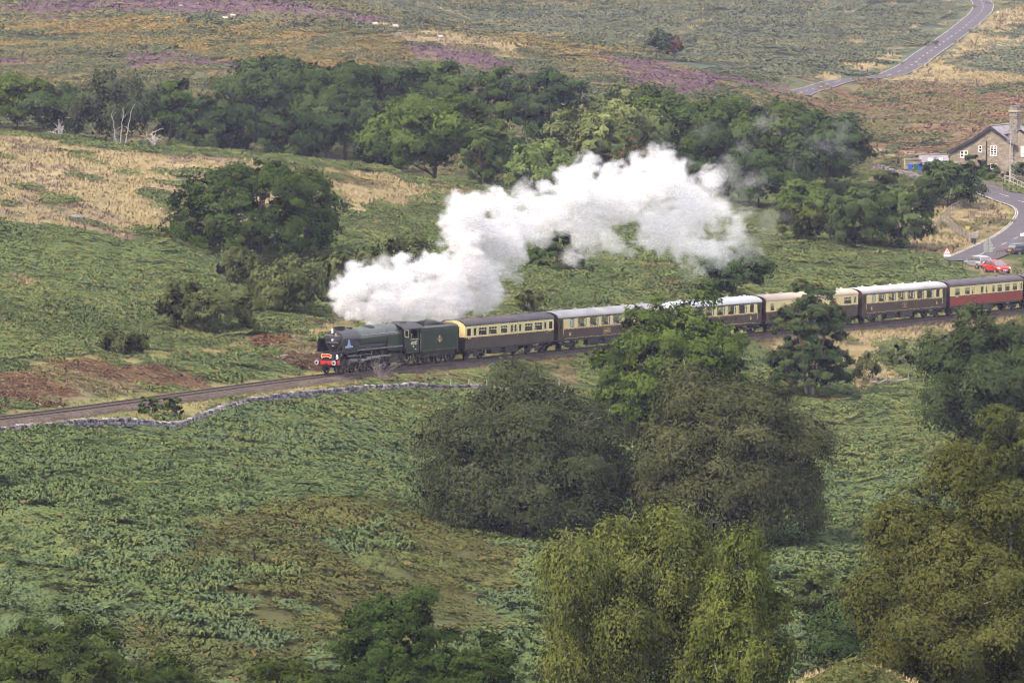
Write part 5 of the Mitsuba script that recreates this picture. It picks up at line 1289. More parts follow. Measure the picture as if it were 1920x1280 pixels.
def seat_people(M, L, wins, idx, shirts, what):
    for j, sh in zip(idx, shirts):
        a, b, k = wins[j]
        person(f'passenger in {sh} seated at window {j} of {what}' if False else what[j], M, (a + .62 * (b - a)) * L, -.98, 1.80, math.pi if j % 2 else 0, sh)

W1 = [(.018, .062, 'n'), (.092, .120, 'n'), (.147, .237, 'V'), (.260, .350, 'V'), (.395, .468, 'V'), (.505, .533, 'n'), (.548, .574, 'n'), (.600, .627, 'n'), (.666, .756, 'V'), (.778, .868, 'V'), (.888, .914, 'n'), (.945, .985, 'n')]
C, M1, L1 = carriage('shorter brown and cream carriage with black roof right behind the tender', 24.0, 40.7, 'roof_black', 'dull_brown', 'cream_paint', W1, style='old', doors=(.106, .56, .90), z_w=(2.30, 3.02))
for q_ in (.5, 15.6): place(C, 'yellow_number', [side(sbox(x, 2.06, x + .55, 2.12), .004, -1.406) for x in (q_,)], 'axle_yellow')
seat_people(M1, L1, W1, (2, 3, 4, 9), ('grey', 'white', 'blue', 'red'), {2: 'passenger in grey at the first wide window of the leading carriage', 3: 'passenger in white at the second wide window of the leading carriage', 4: 'passenger in blue at the third wide window of the leading carriage', 9: 'passenger in red at the last wide window of the leading carriage'})
WP = [(.115, .150, 'n'), (.190, .268, 'P'), (.307, .385, 'P'), (.421, .499, 'P'), (.534, .612, 'P'), (.647, .725, 'P'), (.760, .838, 'P'), (.878, .914, 'n')]
ids = {1: 'first', 2: 'second', 3: 'third', 4: 'fourth', 5: 'fifth'}
C, M2, L2 = carriage('white roofed chocolate and cream dining carriage, second behind the tender', 41.6, 61.1, 'roof_white', 'chocolate', 'cream_paint', WP, band='chocolate', style='pullman', crest=(.115, .885), lamps=True, curtains=True, yellow=True, letters=('PULLMAN', .32, 1.25), nameplate=('GARNET', .475, .62), end_col='chocolate', mat_w='trim_dark')
seat_people(M2, L2, WP, (1, 2, 3, 4, 5), ('white', 'white', 'grey', 'white', 'blue'), {j: f'passenger at the {ids[j]} wide window of the first white roofed carriage' for j in range(1, 6)})
C, M3, L3 = carriage('brightest white roofed carriage half hidden by the bright green tree', 62.0, 81.5, 'roof_bright', 'chocolate', 'cream_paint', WP, band='chocolate', style='pullman', crest=(.115, .885), lamps=True, curtains=True, yellow=True, end_col='chocolate', mat_w='trim_dark')
W4 = [(.045, .085, 'V'), (.33, .37, 'V'), (.52, .60, 'V'), (.68, .76, 'V'), (.845, .925, 'V'), (.955, .975, 'n')]
C, M4, L4 = carriage('tan roofed brown and cream carriage behind the rowan', 82.4, 101.9, 'roof_tan', 'chocolate', 'cream_paint', W4, style='mark', doors=(.14, .965), end_col='chocolate')
seat_people(M4, L4, W4, (4,), ('grey',), {4: 'passenger at the last window of the tan roofed carriage'})
C, M5, L5 = carriage('white roofed chocolate and cream dining carriage in front of the red one', 102.8, 122.3, 'roof_white', 'chocolate', 'cream_paint', WP, band='chocolate', style='pullman', crest=(.115, .885), lamps=True, curtains=True, yellow=True, letters=('PULLMAN', .33, 1.22), nameplate=('79', .50, .42), end_col='chocolate', mat_w='trim_dark')
seat_people(M5, L5, WP, (2, 3, 4), ('pink', 'white', 'grey'), {j: f'passenger at the {ids[j]} wide window of the white roofed carriage before the red one' for j in range(1, 6)})
W6 = [(.065, .132, 'V'), (.198, .264, 'V'), (.293, .313, 'n'), (.415, .453, 'n'), (.485, .506, 'n'), (.572, .607, 'n'), (.644, .709, 'V'), (.750, .815, 'V'), (.858, .922, 'V'), (.966, .987, 'n')]
C, M6, L6 = carriage('crimson and cream carriage with black roof at the rear', 123.2, 141.9, 'roof_black', 'crimson', 'cream_paint', W6, style='mark', doors=(.303, .345, .495, .976), z_w=(2.26, 3.04))
place(C, 'yellow_number', side(sbox(1.5, 2.04, 2.05, 2.12), .004, -1.406), 'axle_yellow')
seat_people(M6, L6, W6, (1, 7), ('white', 'blue'), {1: 'passenger in white at the second window of the crimson carriage', 7: 'passenger in blue near the rear of the crimson carriage'})
person('guard in a white shirt at the door window of the crimson carriage', M6, .495 * L6, -.95, 2.02, -1.57, 'white', True)
carriage('last carriage, mostly out of the picture at the right edge', 142.8, 161.5, 'roof_black', 'crimson', 'cream_paint', W6, style='mark', doors=(.303, .976))

# ------------------------------------------------------------------ dry stone walls, fences, rocks, sheep
CUR = np.eye(4)
STONES = ['stone_pale', 'stone_grey', 'stone_mauve', 'stone_dark']
for nm, c in zip(STONES, ((.27, .255, .262), (.19, .178, .187), (.125, .115, .123), (.065, .06, .064))):
    material(nm, grime(c, tuple(x * .55 for x in c), .8, 2.0), .95)
material('wall_core', (.085, .075, .078), 1.0)
def stone_mesh(rng, x, y, z):
    p = np.array([[a, b, c] for a in (-.5, .5) for b in (-.5, .5) for c in (-.5, .5)]) * [x, y, z]
    p *= rng.uniform(.72, 1.05, (8, 1)); p += rng.normal(0, .035, (8, 3)) * min(x, z)
    return trimesh.Trimesh(p).convex_hull
def stone_wall(label, line, h, w, seed, cope=300, group=None):
    """line: points on the ground; rubble courses on both faces under a row of upright coping stones."""
    rng = np.random.default_rng(seed)
    W = thing('stone_wall', label, 'wall', group)
    v, f = [], []
    n = len(line)
    t = np.gradient(line[:, :2], axis=0); t /= np.linalg.norm(t, axis=1, keepdims=True); nr = np.stack([t[:, 1], -t[:, 0]], 1)
    hs = h * (.70 + .60 * meshkit.noise(line * .22, seed))
    for (o, k) in ((-.42, -.3), (-.36, 1), (.36, 1), (.42, -.3)):
        v.append(np.column_stack([line[:, :2] + nr * w * o, line[:, 2] + (hs * .93 if k == 1 else -.3)]))
    v = np.vstack(v)
    for c in range(3):
        i = np.arange(n - 1) + c * n; f += [np.stack([i, i + 1, i + n + 1], 1), np.stack([i, i + n + 1, i + n], 1)]
    put(W, 'core', mikit.ply(trimesh.Trimesh(v, np.vstack(f), process=False), 'wall_core'))
    s = np.concatenate([[0], np.cumsum(np.linalg.norm(np.diff(line[:, :2], axis=0), axis=1))])
    bags = {m: [] for m in STONES}
    at_ = lambda q, A: np.interp(q, s, A)
    for face in (-1, 1):
        z = 0.0
        while z < h * .95:
            dz = rng.uniform(.12, .22); q = rng.uniform(0, .3)
            while q < s[-1]:
                L = rng.uniform(.18, .5)
                hh = at_(q, hs)
                if z + dz * .5 < hh:
                    m = stone_mesh(rng, L, .26, dz * 1.02)
                    a = math.atan2(at_(q, t[:, 1]), at_(q, t[:, 0]))
                    off = face * w * (.44 - .10 * z / h) + rng.normal(0, .02)
                    R = trimesh.transformations.rotation_matrix(a + rng.normal(0, .06), [0, 0, 1]); m.apply_transform(R)
                    m.apply_translation([at_(q, line[:, 0]) + at_(q, nr[:, 0]) * off, at_(q, line[:, 1]) + at_(q, nr[:, 1]) * off, at_(q, line[:, 2]) + z + dz / 2])
                    bags[STONES[rng.choice(4, p=[.3, .35, .2, .15])]].append(m)
                q += L * .97
            z += dz * .95
    for m, b in bags.items():
        if b: put(W, 'rubble', mikit.ply(trimesh.util.concatenate(b), m), kind='stuff')
    var = [mikit.ply(stone_mesh(rng, .22, w * 1.05, .30), m) for m in STONES for _ in range(3)]
    q, cnt = .1, 0
    rest = []
    while q < s[-1]:
        a = math.degrees(math.atan2(at_(q, t[:, 1]), at_(q, t[:, 0])))
        M = T().translate([float(at_(q, line[:, 0])), float(at_(q, line[:, 1])), float(at_(q, line[:, 2]) + at_(q, hs) + .08)]).rotate([0, 0, 1], a + rng.normal(0, 7)).rotate([0, 1, 0], rng.normal(-12, 18)).scale([rng.uniform(.6, 1.5), rng.uniform(.8, 1.15), rng.uniform(.55, 1.5)])
        if cnt < cope:
            put(W, 'coping_stone', {**var[rng.integers(len(var))], 'to_world': M})
        else:
            m = stone_mesh(rng, .20, w, .34); m.apply_transform(np.array(M.matrix, float)); rest.append(m)
        cnt += 1; q += rng.uniform(.26, .42)
    if rest: put(W, 'far_coping', mikit.ply(trimesh.util.concatenate(rest), 'stone_grey'), kind='stuff')
    return W
wl = smooth_line(np.array([ground(px, py + 9) for px, py in [(-60, 814), (0, 806), (60, 799), (130, 793), (230, 790), (300, 794), (340, 795), (380, 777), (430, 760), (500, 746), (560, 739), (640, 731), (720, 725), (800, 722), (910, 727), (1000, 731), (1060, 734)]]), .6)
wl[:, 2] = gz(wl[:, 0], wl[:, 1])
stone_wall('long grey dry stone wall winding below the railway line', wl, .38, .50, 5)
w2 = smooth_line(np.array([ground(px, py) for px, py in [(1640, 322), (1662, 327), (1690, 333), (1712, 338), (1732, 346)]]), .6); w2[:, 2] = gz(w2[:, 0], w2[:, 1])
stone_wall('short grey stone wall in front of the outbuilding and the wheelie bins', w2, .85, .5, 6, 40)
w3 = smooth_line(np.array([ground(px, py) for px, py in [(1520, 706), (1535, 709), (1552, 712), (1568, 712)]]), .6); w3[:, 2] = gz(w3[:, 0], w3[:, 1])
stone_wall('broken stretch of stone wall under the rowan', w3, .6, .6, 7, 20)

material('wood_grey', grime((.20, .175, .155), (.11, .095, .085), .8, 3.0), .9)
material('wood_pale', grime((.36, .34, .31), (.22, .20, .18), .7, 3.0), .9)
material('wood_brown', grime((.16, .12, .085), (.09, .07, .05), .7, 3.0), .9)
def post(parent, p, h, w=.11, mat='wood_grey', name='post'):
    m = box_at(p[0], p[1], p[2] + h / 2 - .15, w, w, h + .3, .015)
    return put(parent, name, mikit.ply(m, mat))
def fence(label, px, h, rails, mat='wood_grey', gap=1.8, cat='fence', name='wooden_fence', rw=.10, posts=True):
    F = thing(name, label, cat)
    line = smooth_line(np.array([ground(*q) for q in px]), .3); line[:, 2] = gz(line[:, 0], line[:, 1])
    s = np.concatenate([[0], np.cumsum(np.linalg.norm(np.diff(line[:, :2], axis=0), axis=1))])
    k = max(2, int(round(s[-1] / gap)) + 1)
    P = np.stack([np.interp(np.linspace(0, s[-1], k), s, line[:, c]) for c in range(3)], 1)
    for p in P: post(F, p, h, mat=mat)
    for a, b in zip(P[:-1], P[1:]):
        for r in rails:
            up = np.array([0, 0, r * h]); put(F, 'rail', mikit.ply(rod(a + up, b + up, .04, rw), mat))
    return F
fence('post and rail fence climbing beside the willows to the road bend', [(1755, 434), (1764, 422), (1773, 412), (1783, 401), (1800, 392), (1823, 381)], 1.15, (.92, .5))
G = fence('weathered field gate of four long rails on the road bank', [(1774, 424), (1796, 440), (1819, 456)], 1.15, (.95, .72, .48, .24), name='field_gate', cat='gate', gap=2.6)
nt = ground(1814, 443); K_ = thing('yellow_notice', 'small yellow notice fixed on the field gate', 'notice')
put(K_, 'board', mikit.ply(box_at(nt[0], nt[1] - .12, nt[2] + 1.05, .46, .03, .38, .01), 'axle_yellow'))
material('notice_ink', (.10, .08, .03), .8)
put(K_, 'print', mikit.ply([box_at(nt[0], nt[1] - .138, nt[2] + 1.05 + dz, .26 - .05 * i, .006, .03) for i, dz in enumerate((.07, 0, -.07))] and trimesh.util.concatenate([box_at(nt[0], nt[1] - .138, nt[2] + 1.05 + dz, .26 - .05 * i, .006, .03) for i, dz in enumerate((.07, 0, -.07))]), 'notice_ink'))
fence('short pale rails at the foot of the field gate', [(1818, 454), (1834, 446)], .95, (.9, .55, .2), mat='wood_pale', gap=1.3)
fence('low wooden rail barrier beside the parked cars', [(1868, 487), (1884, 484.5), (1898, 482), (1913, 479.5)], 1.05, (.97,), mat='wood_brown', rw=.12, gap=.95)
fence('pale post and rail fence in front of the garden', [(1884, 345), (1900, 351), (1922, 361)], 1.25, (.95, .5), mat='wood_pale')
PF = thing('picket_fence', 'grey picket fence under the hedge of the house', 'fence')
a, b = ground(1836, 350), ground(1880, 358)
for t_ in np.linspace(0, 1, 22):
    p = a + (b - a) * t_; put(PF, 'picket', mikit.ply(box_at(p[0], p[1], p[2] + .5, .10, .03, 1.05, .01), 'wood_grey'))
for r in (.3, .8): put(PF, 'rail', mikit.ply(rod(a + [0, .04, r], b + [0, .04, r], .04, .08), 'wood_grey'))
for px, py, lab in ((844.7, 731, 'pale fence post at the stone wall, leftmost of three'), (878.7, 731, 'pale fence post at the stone wall, middle of three'), (912.5, 728, 'pale fence post at the stone wall, beside the huge tree'), (1049, 731, 'lone pale post between the two huge trees'), (1478.7, 700, 'lone pale post at the left foot of the rowan'), (1843, 498, 'short grey post at the back of the silver car')):
    k = thing('fence_post', lab, 'post'); p = ground(px, py); put(k, 'stake', mikit.ply(box_at(p[0], p[1], p[2] + .40, .11, .11, 1.15, .015), 'wood_pale')); put(k, 'cap', mikit.ply(box_at(p[0], p[1], p[2] + .985, .125, .125, .02), 'wood_grey'))
BF = thing('broken_fence', 'collapsed grey fence with leaning posts in the bracken', 'fence')
pp = [ground(px, py) for px, py in ((1632, 722), (1646, 724), (1663, 722), (1680, 722), (1703, 722))]
for i, p in enumerate(pp):
    m = box_at(0, 0, .5, .12, .12, 1.3, .01); m.apply_transform(trimesh.transformations.rotation_matrix((.1, -.25, .05, .2, 0)[i], [0, 1, 0])); m.apply_translation(p); put(BF, 'post', mikit.ply(m, 'wood_grey'))
for i, j, u, w_ in ((2, 3, .55, .4), (3, 4, .45, .62), (0, 1, .35, .5), (1, 2, .3, .6)): put(BF, 'rail', mikit.ply(rod(pp[i] + [0, 0, u], pp[j] + [0, 0, w_], .07, .10), 'wood_pale'))

def boulder(label, px, py, wpx, flat, seed, mat='stone_grey', cat='rock'):
    rng = np.random.default_rng(seed)
    p = ground(px, py); r = wpx * p[1] / FOCAL / 2
    m = trimesh.creation.icosphere(subdivisions=3); d = m.vertices.copy()
    m.vertices = d * (.72 + .56 * meshkit.fbm(d * 1.4 + seed, 3, seed))[:, None] * [r, r * .8, r * flat]
    m.apply_translation(p + [0, 0, r * flat * .35]); put(None, numbered('boulder'), mikit.ply(m, mat, smooth=35)); labels[[k for k in scene if k.startswith('boulder')][-1]] = {'label': label, 'category': cat}
boulder('large grey boulder on the dry grass hillside', 142, 411, 24, .55, 1)
boulder('flat pale rock right of the large grey boulder', 193, 421, 16, .4, 2, 'stone_pale')
boulder('grey rock among the heather on the far moor', 527, 40, 15, .6, 3, 'stone_pale')
boulder('smaller rock beside the grey rock on the far moor', 545, 40, 8, .6, 4)
boulder('white stone on the rust coloured moor behind the house', 1818, 212, 8, .7, 5, 'stone_pale')
boulder('grey rock at the very top of the moor', 340, 14, 11, .6, 6, 'stone_pale')
boulder('pale stones at the roadside, right of the gate', 1843, 384, 9, .9, 7, 'stone_pale')
material('wool', (.42, .39, .34), 1.0); material('sheep_face', (.05, .045, .04), .9)
def sheep(label, px, py, yaw, graze):
    k = thing('sheep', label, 'sheep', 'sheep on the moor'); p = ground(px, py)
    S = lambda c, r: manifold3d.Manifold.sphere(r, 12).translate(c)
    hull = lambda *q: manifold3d.Manifold.batch_hull(list(q))
    hz = .42 if graze else .86
    bod = hull(S([.30, 0, .62], .25), S([-.32, 0, .64], .26), S([0, 0, .55], .28))
    bod = bod + hull(S([.38, 0, .70], .17), S([.60, 0, hz + .08], .09))
    for x in (.27, -.38):
        for y in (.13, -.13): bod = bod + hull(S([x, y, .45], .09), S([x + (.02 if x > 0 else -.05), y, .26], .05)) + hull(S([x + (.02 if x > 0 else -.05), y, .26], .05), S([x, y, .03], .04))
    bod = bod + hull(S([-.56, 0, .70], .06), S([-.62, 0, .45], .03))
    head = hull(S([.62, 0, hz + .05], .085), S([.80, 0, hz - .06], .05)) + hull(S([.62, .08, hz + .09], .025), S([.60, .17, hz + .07], .02)) + hull(S([.62, -.08, hz + .09], .025), S([.60, -.17, hz + .07], .02))
    for nm, mm, mt in (('fleece', bod, 'wool'), ('face', head, 'sheep_face')):
        q = mm.refine_to_length(.08).to_mesh(); m = trimesh.Trimesh(q.vert_properties[:, :3], q.tri_verts, process=True)
        trimesh.smoothing.filter_taubin(m, iterations=5)
        put(k, nm, mikit.ply(m, mt, smooth=True, to_world=T().translate(p.tolist()).rotate([0, 0, 1], yaw)))
sheep('sheep standing on the far moor, lower left of the pair', 423, 40, 170, False)
sheep('sheep grazing on the far moor, upper right of the pair', 437, 35, 20, True)
sheep('sheep grazing on the pale grass, leftmost of three', 704, 51, 0, True)
sheep('sheep standing on the pale grass, middle of three', 742, 55, 180, False)
sheep('sheep grazing on the pale grass, lowest of three', 747, 69, 30, True)
sheep('lone sheep on the pale grass above the purple heather', 826, 75, 200, False)

# bare wood: bleached dead tree, twiggy bush by the engine, leafless conifer by the house
material('bleached_wood', (.36, .33, .31), .9)
material('twig_mauve', (.20, .16, .17), .9)
def bare(name, label, cat, px, base, h, seed, mat, style):
    rng = np.random.default_rng(seed); p = ground(px, base)
    k = thing(name, label, cat); L1, L2 = [], []
    if style == 'bush':
        for i in range(16):
            e = p + np.array([rng.normal(0, .9), rng.normal(0, .7), h * rng.uniform(.5, 1)]); w = wander(p + rng.normal(0, .2, 3) * [1, 1, 0], e, rng, 6, .12); L1.append((w, np.linspace(.022, .008, 6)))
            for j in range(4):
                a = w[rng.integers(2, 6)]; L2.append((wander(a, a + rng.normal(0, .4, 3) + [0, 0, .25], rng, 4, .1), np.linspace(.010, .005, 4)))
    elif style == 'dead':
        for i in range(5):
            e = p + np.array([rng.normal(0, .9), rng.normal(0, .5), h * rng.uniform(.4, 1)]); w = wander(p, e, rng, 7, .16); L1.append((w, np.linspace(.16, .06, 7)))
            for j in range(3):
                a = w[rng.integers(3, 7)]; L2.append((wander(a, a + rng.normal(0, .7, 3) + [0, 0, .3], rng, 5, .15), np.linspace(.07, .03, 5)))
    else:
        w = wander(p, p + [0, 0, h], rng, 9, .01); L1.append((w, np.linspace(.20, .04, 9)))
        for i in range(70):
            z = rng.uniform(.12, .98); a = p + np.array([0, 0, h * z]); r = (1 - z) * 1.9 * rng.uniform(.6, 1.1) + .15; th = rng.uniform(0, 6.28)
            e = a + np.array([math.cos(th) * r, math.sin(th) * r, -.35 * r + .1]); L2.append((wander(a, e, rng, 5, .05), np.linspace(.035, .012, 5)))
            for j in range(3):
                q = a + (e - a) * rng.uniform(.4, 1); L2.append((np.array([q, q + rng.normal(0, .22, 3) + [0, 0, -.15]]), np.array([.016, .008])))
    put(k, 'stem', mikit.ply(tubes(L1, 6), mat, smooth=True)); put(k, 'twigs', mikit.ply(tubes(L2, 3), mat, smooth=True), kind='stuff')
bare('dead_tree', 'bleached dead tree at the edge of the wood', 'dead tree', 286, 279, 2.9, 1, 'bleached_wood', 'dead')
bare('dead_branch', 'bleached branch sticking up left of the white stemmed birch', 'dead tree', 112, 258, 1.6, 2, 'bleached_wood', 'dead')
bare('bare_bush', 'leafless mauve twiggy bush in front of the driving wheels', 'bush', 716, 716, 2.0, 3, 'twig_mauve', 'bush')
bare('bare_conifer', 'leafless pale conifer standing in front of the house', 'dead tree', 1894, 344, 7.4, 4, 'bleached_wood', 'conifer')
WB = thing('white_stemmed_birch', 'white birch stems showing in front of the weeping birch crown', 'tree trunk')
rng = np.random.default_rng(9)
p = at(226, 274, 700); p[2] = gz(p[0], p[1]).item()
st = []
for dx, top, lean in ((-.9, 4.8, -.3), (.2, 5.6, .1), (.3, 5.2, 1.1)):
    w = wander(p + [dx * .5, 0, -.2], p + [dx + lean, rng.normal(0, .4), top], rng, 9, .05); st.append((w, np.linspace(.08, .03, 9)))
put(WB, 'stem', mikit.ply(tubes(st, 7), 'birch_white' if material('birch_white', (.30, .29, .28), .8) else '', smooth=True))
tw = []
for w, r in st:
    for j in range(3):
        a = w[rng.integers(4, 9)]; tw.append((wander(a, a + [rng.normal(0, .6), rng.normal(0, .5), rng.uniform(.4, 1.0)], rng, 5, .1), np.linspace(.035, .015, 5)))
put(WB, 'branches', mikit.ply(tubes(tw, 4), 'birch_white', smooth=True))

# ------------------------------------------------------------------ the house, its outbuilding and bins
def masonry(c0, c1, mortar, w, h):
    def fn(p, n, uv):
        a = dr.select(dr.abs(n.x) > dr.abs(n.y), p.y, p.x) * 1.0 + dr.select(dr.abs(n.x) > dr.abs(n.y), 0.0, 0.0)
        row = dr.floor(p.z / h); u = a / w + mikit.cell_rand(row, 3.0) * 7; cell = dr.floor(u)
        fx, fz = u - cell, p.z / h - row
        edge = dr.minimum(dr.minimum(fx, 1 - fx) * w, dr.minimum(fz, 1 - fz) * h)
        c = dmix(c0, c1, mikit.cell_rand(cell, row, 2.0))
        return dmix(mortar, c, dsm(.006, .028, edge)) * (.75 + .5 * dfbm(p.x * 2, p.y * 2, p.z * 2, 3))
    return fn
material('house_stone', proc(masonry((.18, .152, .12), (.29, .25, .195), (.20, .18, .15), .52, .27)), .95)
material('chimney_stone', proc(masonry((.085, .075, .07), (.22, .195, .17), (.30, .28, .25), .42, .24)), .95)
def slates(p, n, uv):
    r = dr.floor(p.z / .16); u = (p.x + p.y) / .3 + .5 * r
    return dmix((.155, .145, .165), (.24, .225, .25), mikit.cell_rand(dr.floor(u), r)) * (.7 + .6 * dfbm(p.x * .7, p.y * .7, p.z, 3))
material('slate', proc(slates), .75)
material('bargeboard', (.022, .020, .028), .5)
material('window_white', (.80, .80, .79), .45)
material('dark_glass', (.03, .03, .035), .08)
material('pot_red', (.30, .09, .06), .8)
AL = math.radians(28)
HP = at(1858, 339, 733); HP[2] = gz(HP[0], HP[1]).item()
HM = np.array([[math.cos(AL), math.sin(AL), 0, HP[0]], [-math.sin(AL), math.cos(AL), 0, HP[1]], [0, 0, 1, HP[2]], [0, 0, 0, 1]])
CUR = HM
ap = ray_z(239, 733) - HP[2]                     # height of the gable's point
sx = 733 / FOCAL / math.cos(AL)
gx = lambda px: (px - 1858) * sx
gh = lambda py: ray_z(py, 733) - HP[2]
H_ = thing('stone_house', 'stone house with slate roof and tall chimney at the right edge', 'house')
xl, xm, xr = gx(1785), gx(1825), gx(1897)
pl_ = [(xl, -.6), (xl, gh(287)), (xm, gh(264)), (0, ap), (xr, gh(269)), (xr, -.6)]
wins = [(1856, 273.5, 1868, 292, 2, 4), (1856, 307, 1867.5, 317, 2, 2), (1835, 273, 1841.3, 286, 1, 2), (1802, 284, 1815.8, 297, 2, 2)]
wh = [sbox(gx(a), gh(d), gx(c), gh(b)) for a, b, c, d, i, j in wins]
wall = place(H_, 'wall', [side(Polygon(pl_).difference(shapely.union_all(wh)), .45, 0), box_at(xl + .22, 5.0, gh(287) / 2 - .3, .45, 9.0, gh(287) + .5), box_at(xr - .22, 5, gh(269) / 2 - .3, .45, 9.0, gh(269) + .5)], 'house_stone')
for (a, b, c, d, i, j), q in zip(wins, wh):
    x0, z0, x1, z1 = q.bounds
    bars = [q.buffer(.02).difference(q.buffer(-.10))] + [sbox(x0 + (x1 - x0) * k / i - .07, z0, x0 + (x1 - x0) * k / i + .07, z1) for k in range(1, i)] + [sbox(x0, z0 + (z1 - z0) * k / j - .045, x1, z0 + (z1 - z0) * k / j + .045) for k in range(1, j)] + [sbox(x0 + (x1 - x0) * (k + .5) / i - .03, z0, x0 + (x1 - x0) * (k + .5) / i + .03, z1) for k in range(0)]
    w = place(H_, 'window', side(shapely.union_all(bars), .06, .04), 'window_white')
    place(w, 'pane', side(q, .01, .085), 'dark_glass')
    place(w, 'sill', box_at((x0 + x1) / 2, -.04, z0 - .06, x1 - x0 + .3, .16, .12, .02), 'stone_edge')
def slab(a, b, c, d, th):
    """Roof plane through four corners, thickness downwards."""
    v = np.array([a, b, c, d], float); w = v - [0, 0, th]
    return trimesh.Trimesh(np.vstack([v, w]), [[0, 1, 2], [0, 2, 3], [4, 6, 5], [4, 7, 6], [0, 4, 5], [0, 5, 1], [1, 5, 6], [1, 6, 2], [2, 6, 7], [2, 7, 3], [3, 7, 4], [3, 4, 0]])
yb = 10.0; o = -.35
e_ = .25
RR = place(H_, 'roof', [slab((0, o, ap + e_), (0, yb, ap + e_), (xm, yb, gh(264) + e_), (xm, o, gh(264) + e_), .16), slab((xm, o, gh(264) + e_), (xm, yb, gh(264) + e_), (xl - .4, yb, gh(289) + e_), (xl - .4, o, gh(289) + e_), .16),
     slab((0, o, ap + e_ + .002), (0, yb, ap + e_ + .002), (xr + .5, yb, gh(271) + e_ - .2), (xr + .5, o, gh(271) + e_ - .2), .16)], 'slate')
place(RR, 'ridge_tile', box_at(0, 4.8, ap + e_ + .04, .3, 10.2, .12, .03), 'stone_edge')
bb = []
for A, B in (((0, ap + e_ - .02), (xm, gh(264) + e_ - .02)), ((xm, gh(264) + e_ - .02), (xl - .4, gh(289) + e_ - .02)), ((0, ap + e_ - .02), (xr + .5, gh(271) + e_ - .22))):
    bb.append(side(Polygon([A, B, (B[0], B[1] - .42), (A[0], A[1] - .45)]), .05, o - .052))
for m in bb: place(RR, 'bargeboard', m, 'bargeboard')
place(H_, 'drain_pipe', cyl(.07, (gx(1850), -.09, gh(302)), (gx(1850), -.09, gh(265)), 10), 'bargeboard')
# chimney stack rising through the right slope, and the side wing
cx_, cy_ = gx(1896), .8
zt_ = gh(208)
CH = place(H_, 'chimney', [box_at(cx_, cy_, (zt_ + 2.5) / 2 + 1.0, 1.15, 1.15, zt_ - 3.0, .03), box_at(cx_, cy_, zt_ - 2.75, 1.35, 1.35, .25, .04)], 'chimney_stone')
place(CH, 'chimney_cap', box_at(cx_, cy_, zt_ - .05, 1.5, 1.5, .30, .06), 'stone_edge')
for dx in (-.32, .32): place(CH, 'chimney_pot', cyl(.16, (cx_ + dx, cy_, zt_ + .1), (cx_ + dx, cy_, zt_ + .62), 14, .13), 'pot_red', smooth=35)
wx0, wx1 = xr - .002, xr + 4.5
we = gh(268)
q = sbox(gx(1909), gh(293), gx(1914.2), gh(273))
WG = place(H_, 'wing_wall', [side(Polygon([(wx0 + .01, -.6), (wx0 + .01, gh(246)), (wx0 + .9, gh(246)), (wx0 + 1.6, gh(255)), (wx1, gh(268)), (wx1, -.6)]).difference(q), .4, .35)], 'house_stone')
w = place(H_, 'window', side(shapely.union_all([q.buffer(.02).difference(q.buffer(-.09)), sbox(q.centroid.x - .05, q.bounds[1], q.centroid.x + .05, q.bounds[3])]), .06, .38), 'window_white'); place(w, 'pane', side(q, .01, .43), 'pale_glass')
place(H_, 'wing_roof', [slab((wx0 + 1.0, .2, gh(240)), (wx0 + 1.0, 8, gh(240)), (wx1 + .5, 8, gh(268)), (wx1 + .5, .2, gh(268)), .16), slab((wx0 + 1.0, .2, gh(240) + .002), (wx0 + 1.0, 8, gh(240) + .002), (wx0 - 1.8, 8, gh(252)), (wx0 - 1.8, .2, gh(252)), .16)], 'slate')
# outbuilding
OP = at(1738, 321, 742); OP[2] = gz(OP[0], OP[1]).item()
CUR = np.array([[1, 0, 0, OP[0]], [0, 1, 0, OP[1]], [0, 0, 1, OP[2]], [0, 0, 0, 1.]])
O = thing('stone_outbuilding', 'low stone outbuilding with two skylights left of the house', 'outbuilding')
hw = ray_z(300, 742) - OP[2]
place(O, 'wall', [box_at(-1.95, 1.6, hw / 2 - .2, 2.2, 3.2, hw + .4), box_at(1.1, 1.75, hw / 2 - .35, 3.9, 2.9, hw * .55 + .4)], 'house_stone')
rf = place(O, 'roof', [slab((-.9, -.2, hw * .66), (3.2, -.2, hw * .66), (3.2, 3.4, hw + .55), (-.9, 3.4, hw + .55), .14)], 'slate')
place(O, 'parapet', [box_at(-1.95, -.01, hw + .06, 2.35, .35, .14, .03), box_at(.2, 3.4, hw + .62, 6.3, .3, .16, .03)], 'stone_pale')
for x in (.25, 1.75):
    sk = place(rf, 'skylight', slab((x, .95, hw * .66 + .46), (x + .55, .95, hw * .66 + .46), (x + .62, 1.75, hw * .66 + .73), (x + .07, 1.75, hw * .66 + .73), .10), 'window_white')
material('bin_blue', (.035, .10, .46), .5); material('bin_green', (.03, .11, .075), .5)
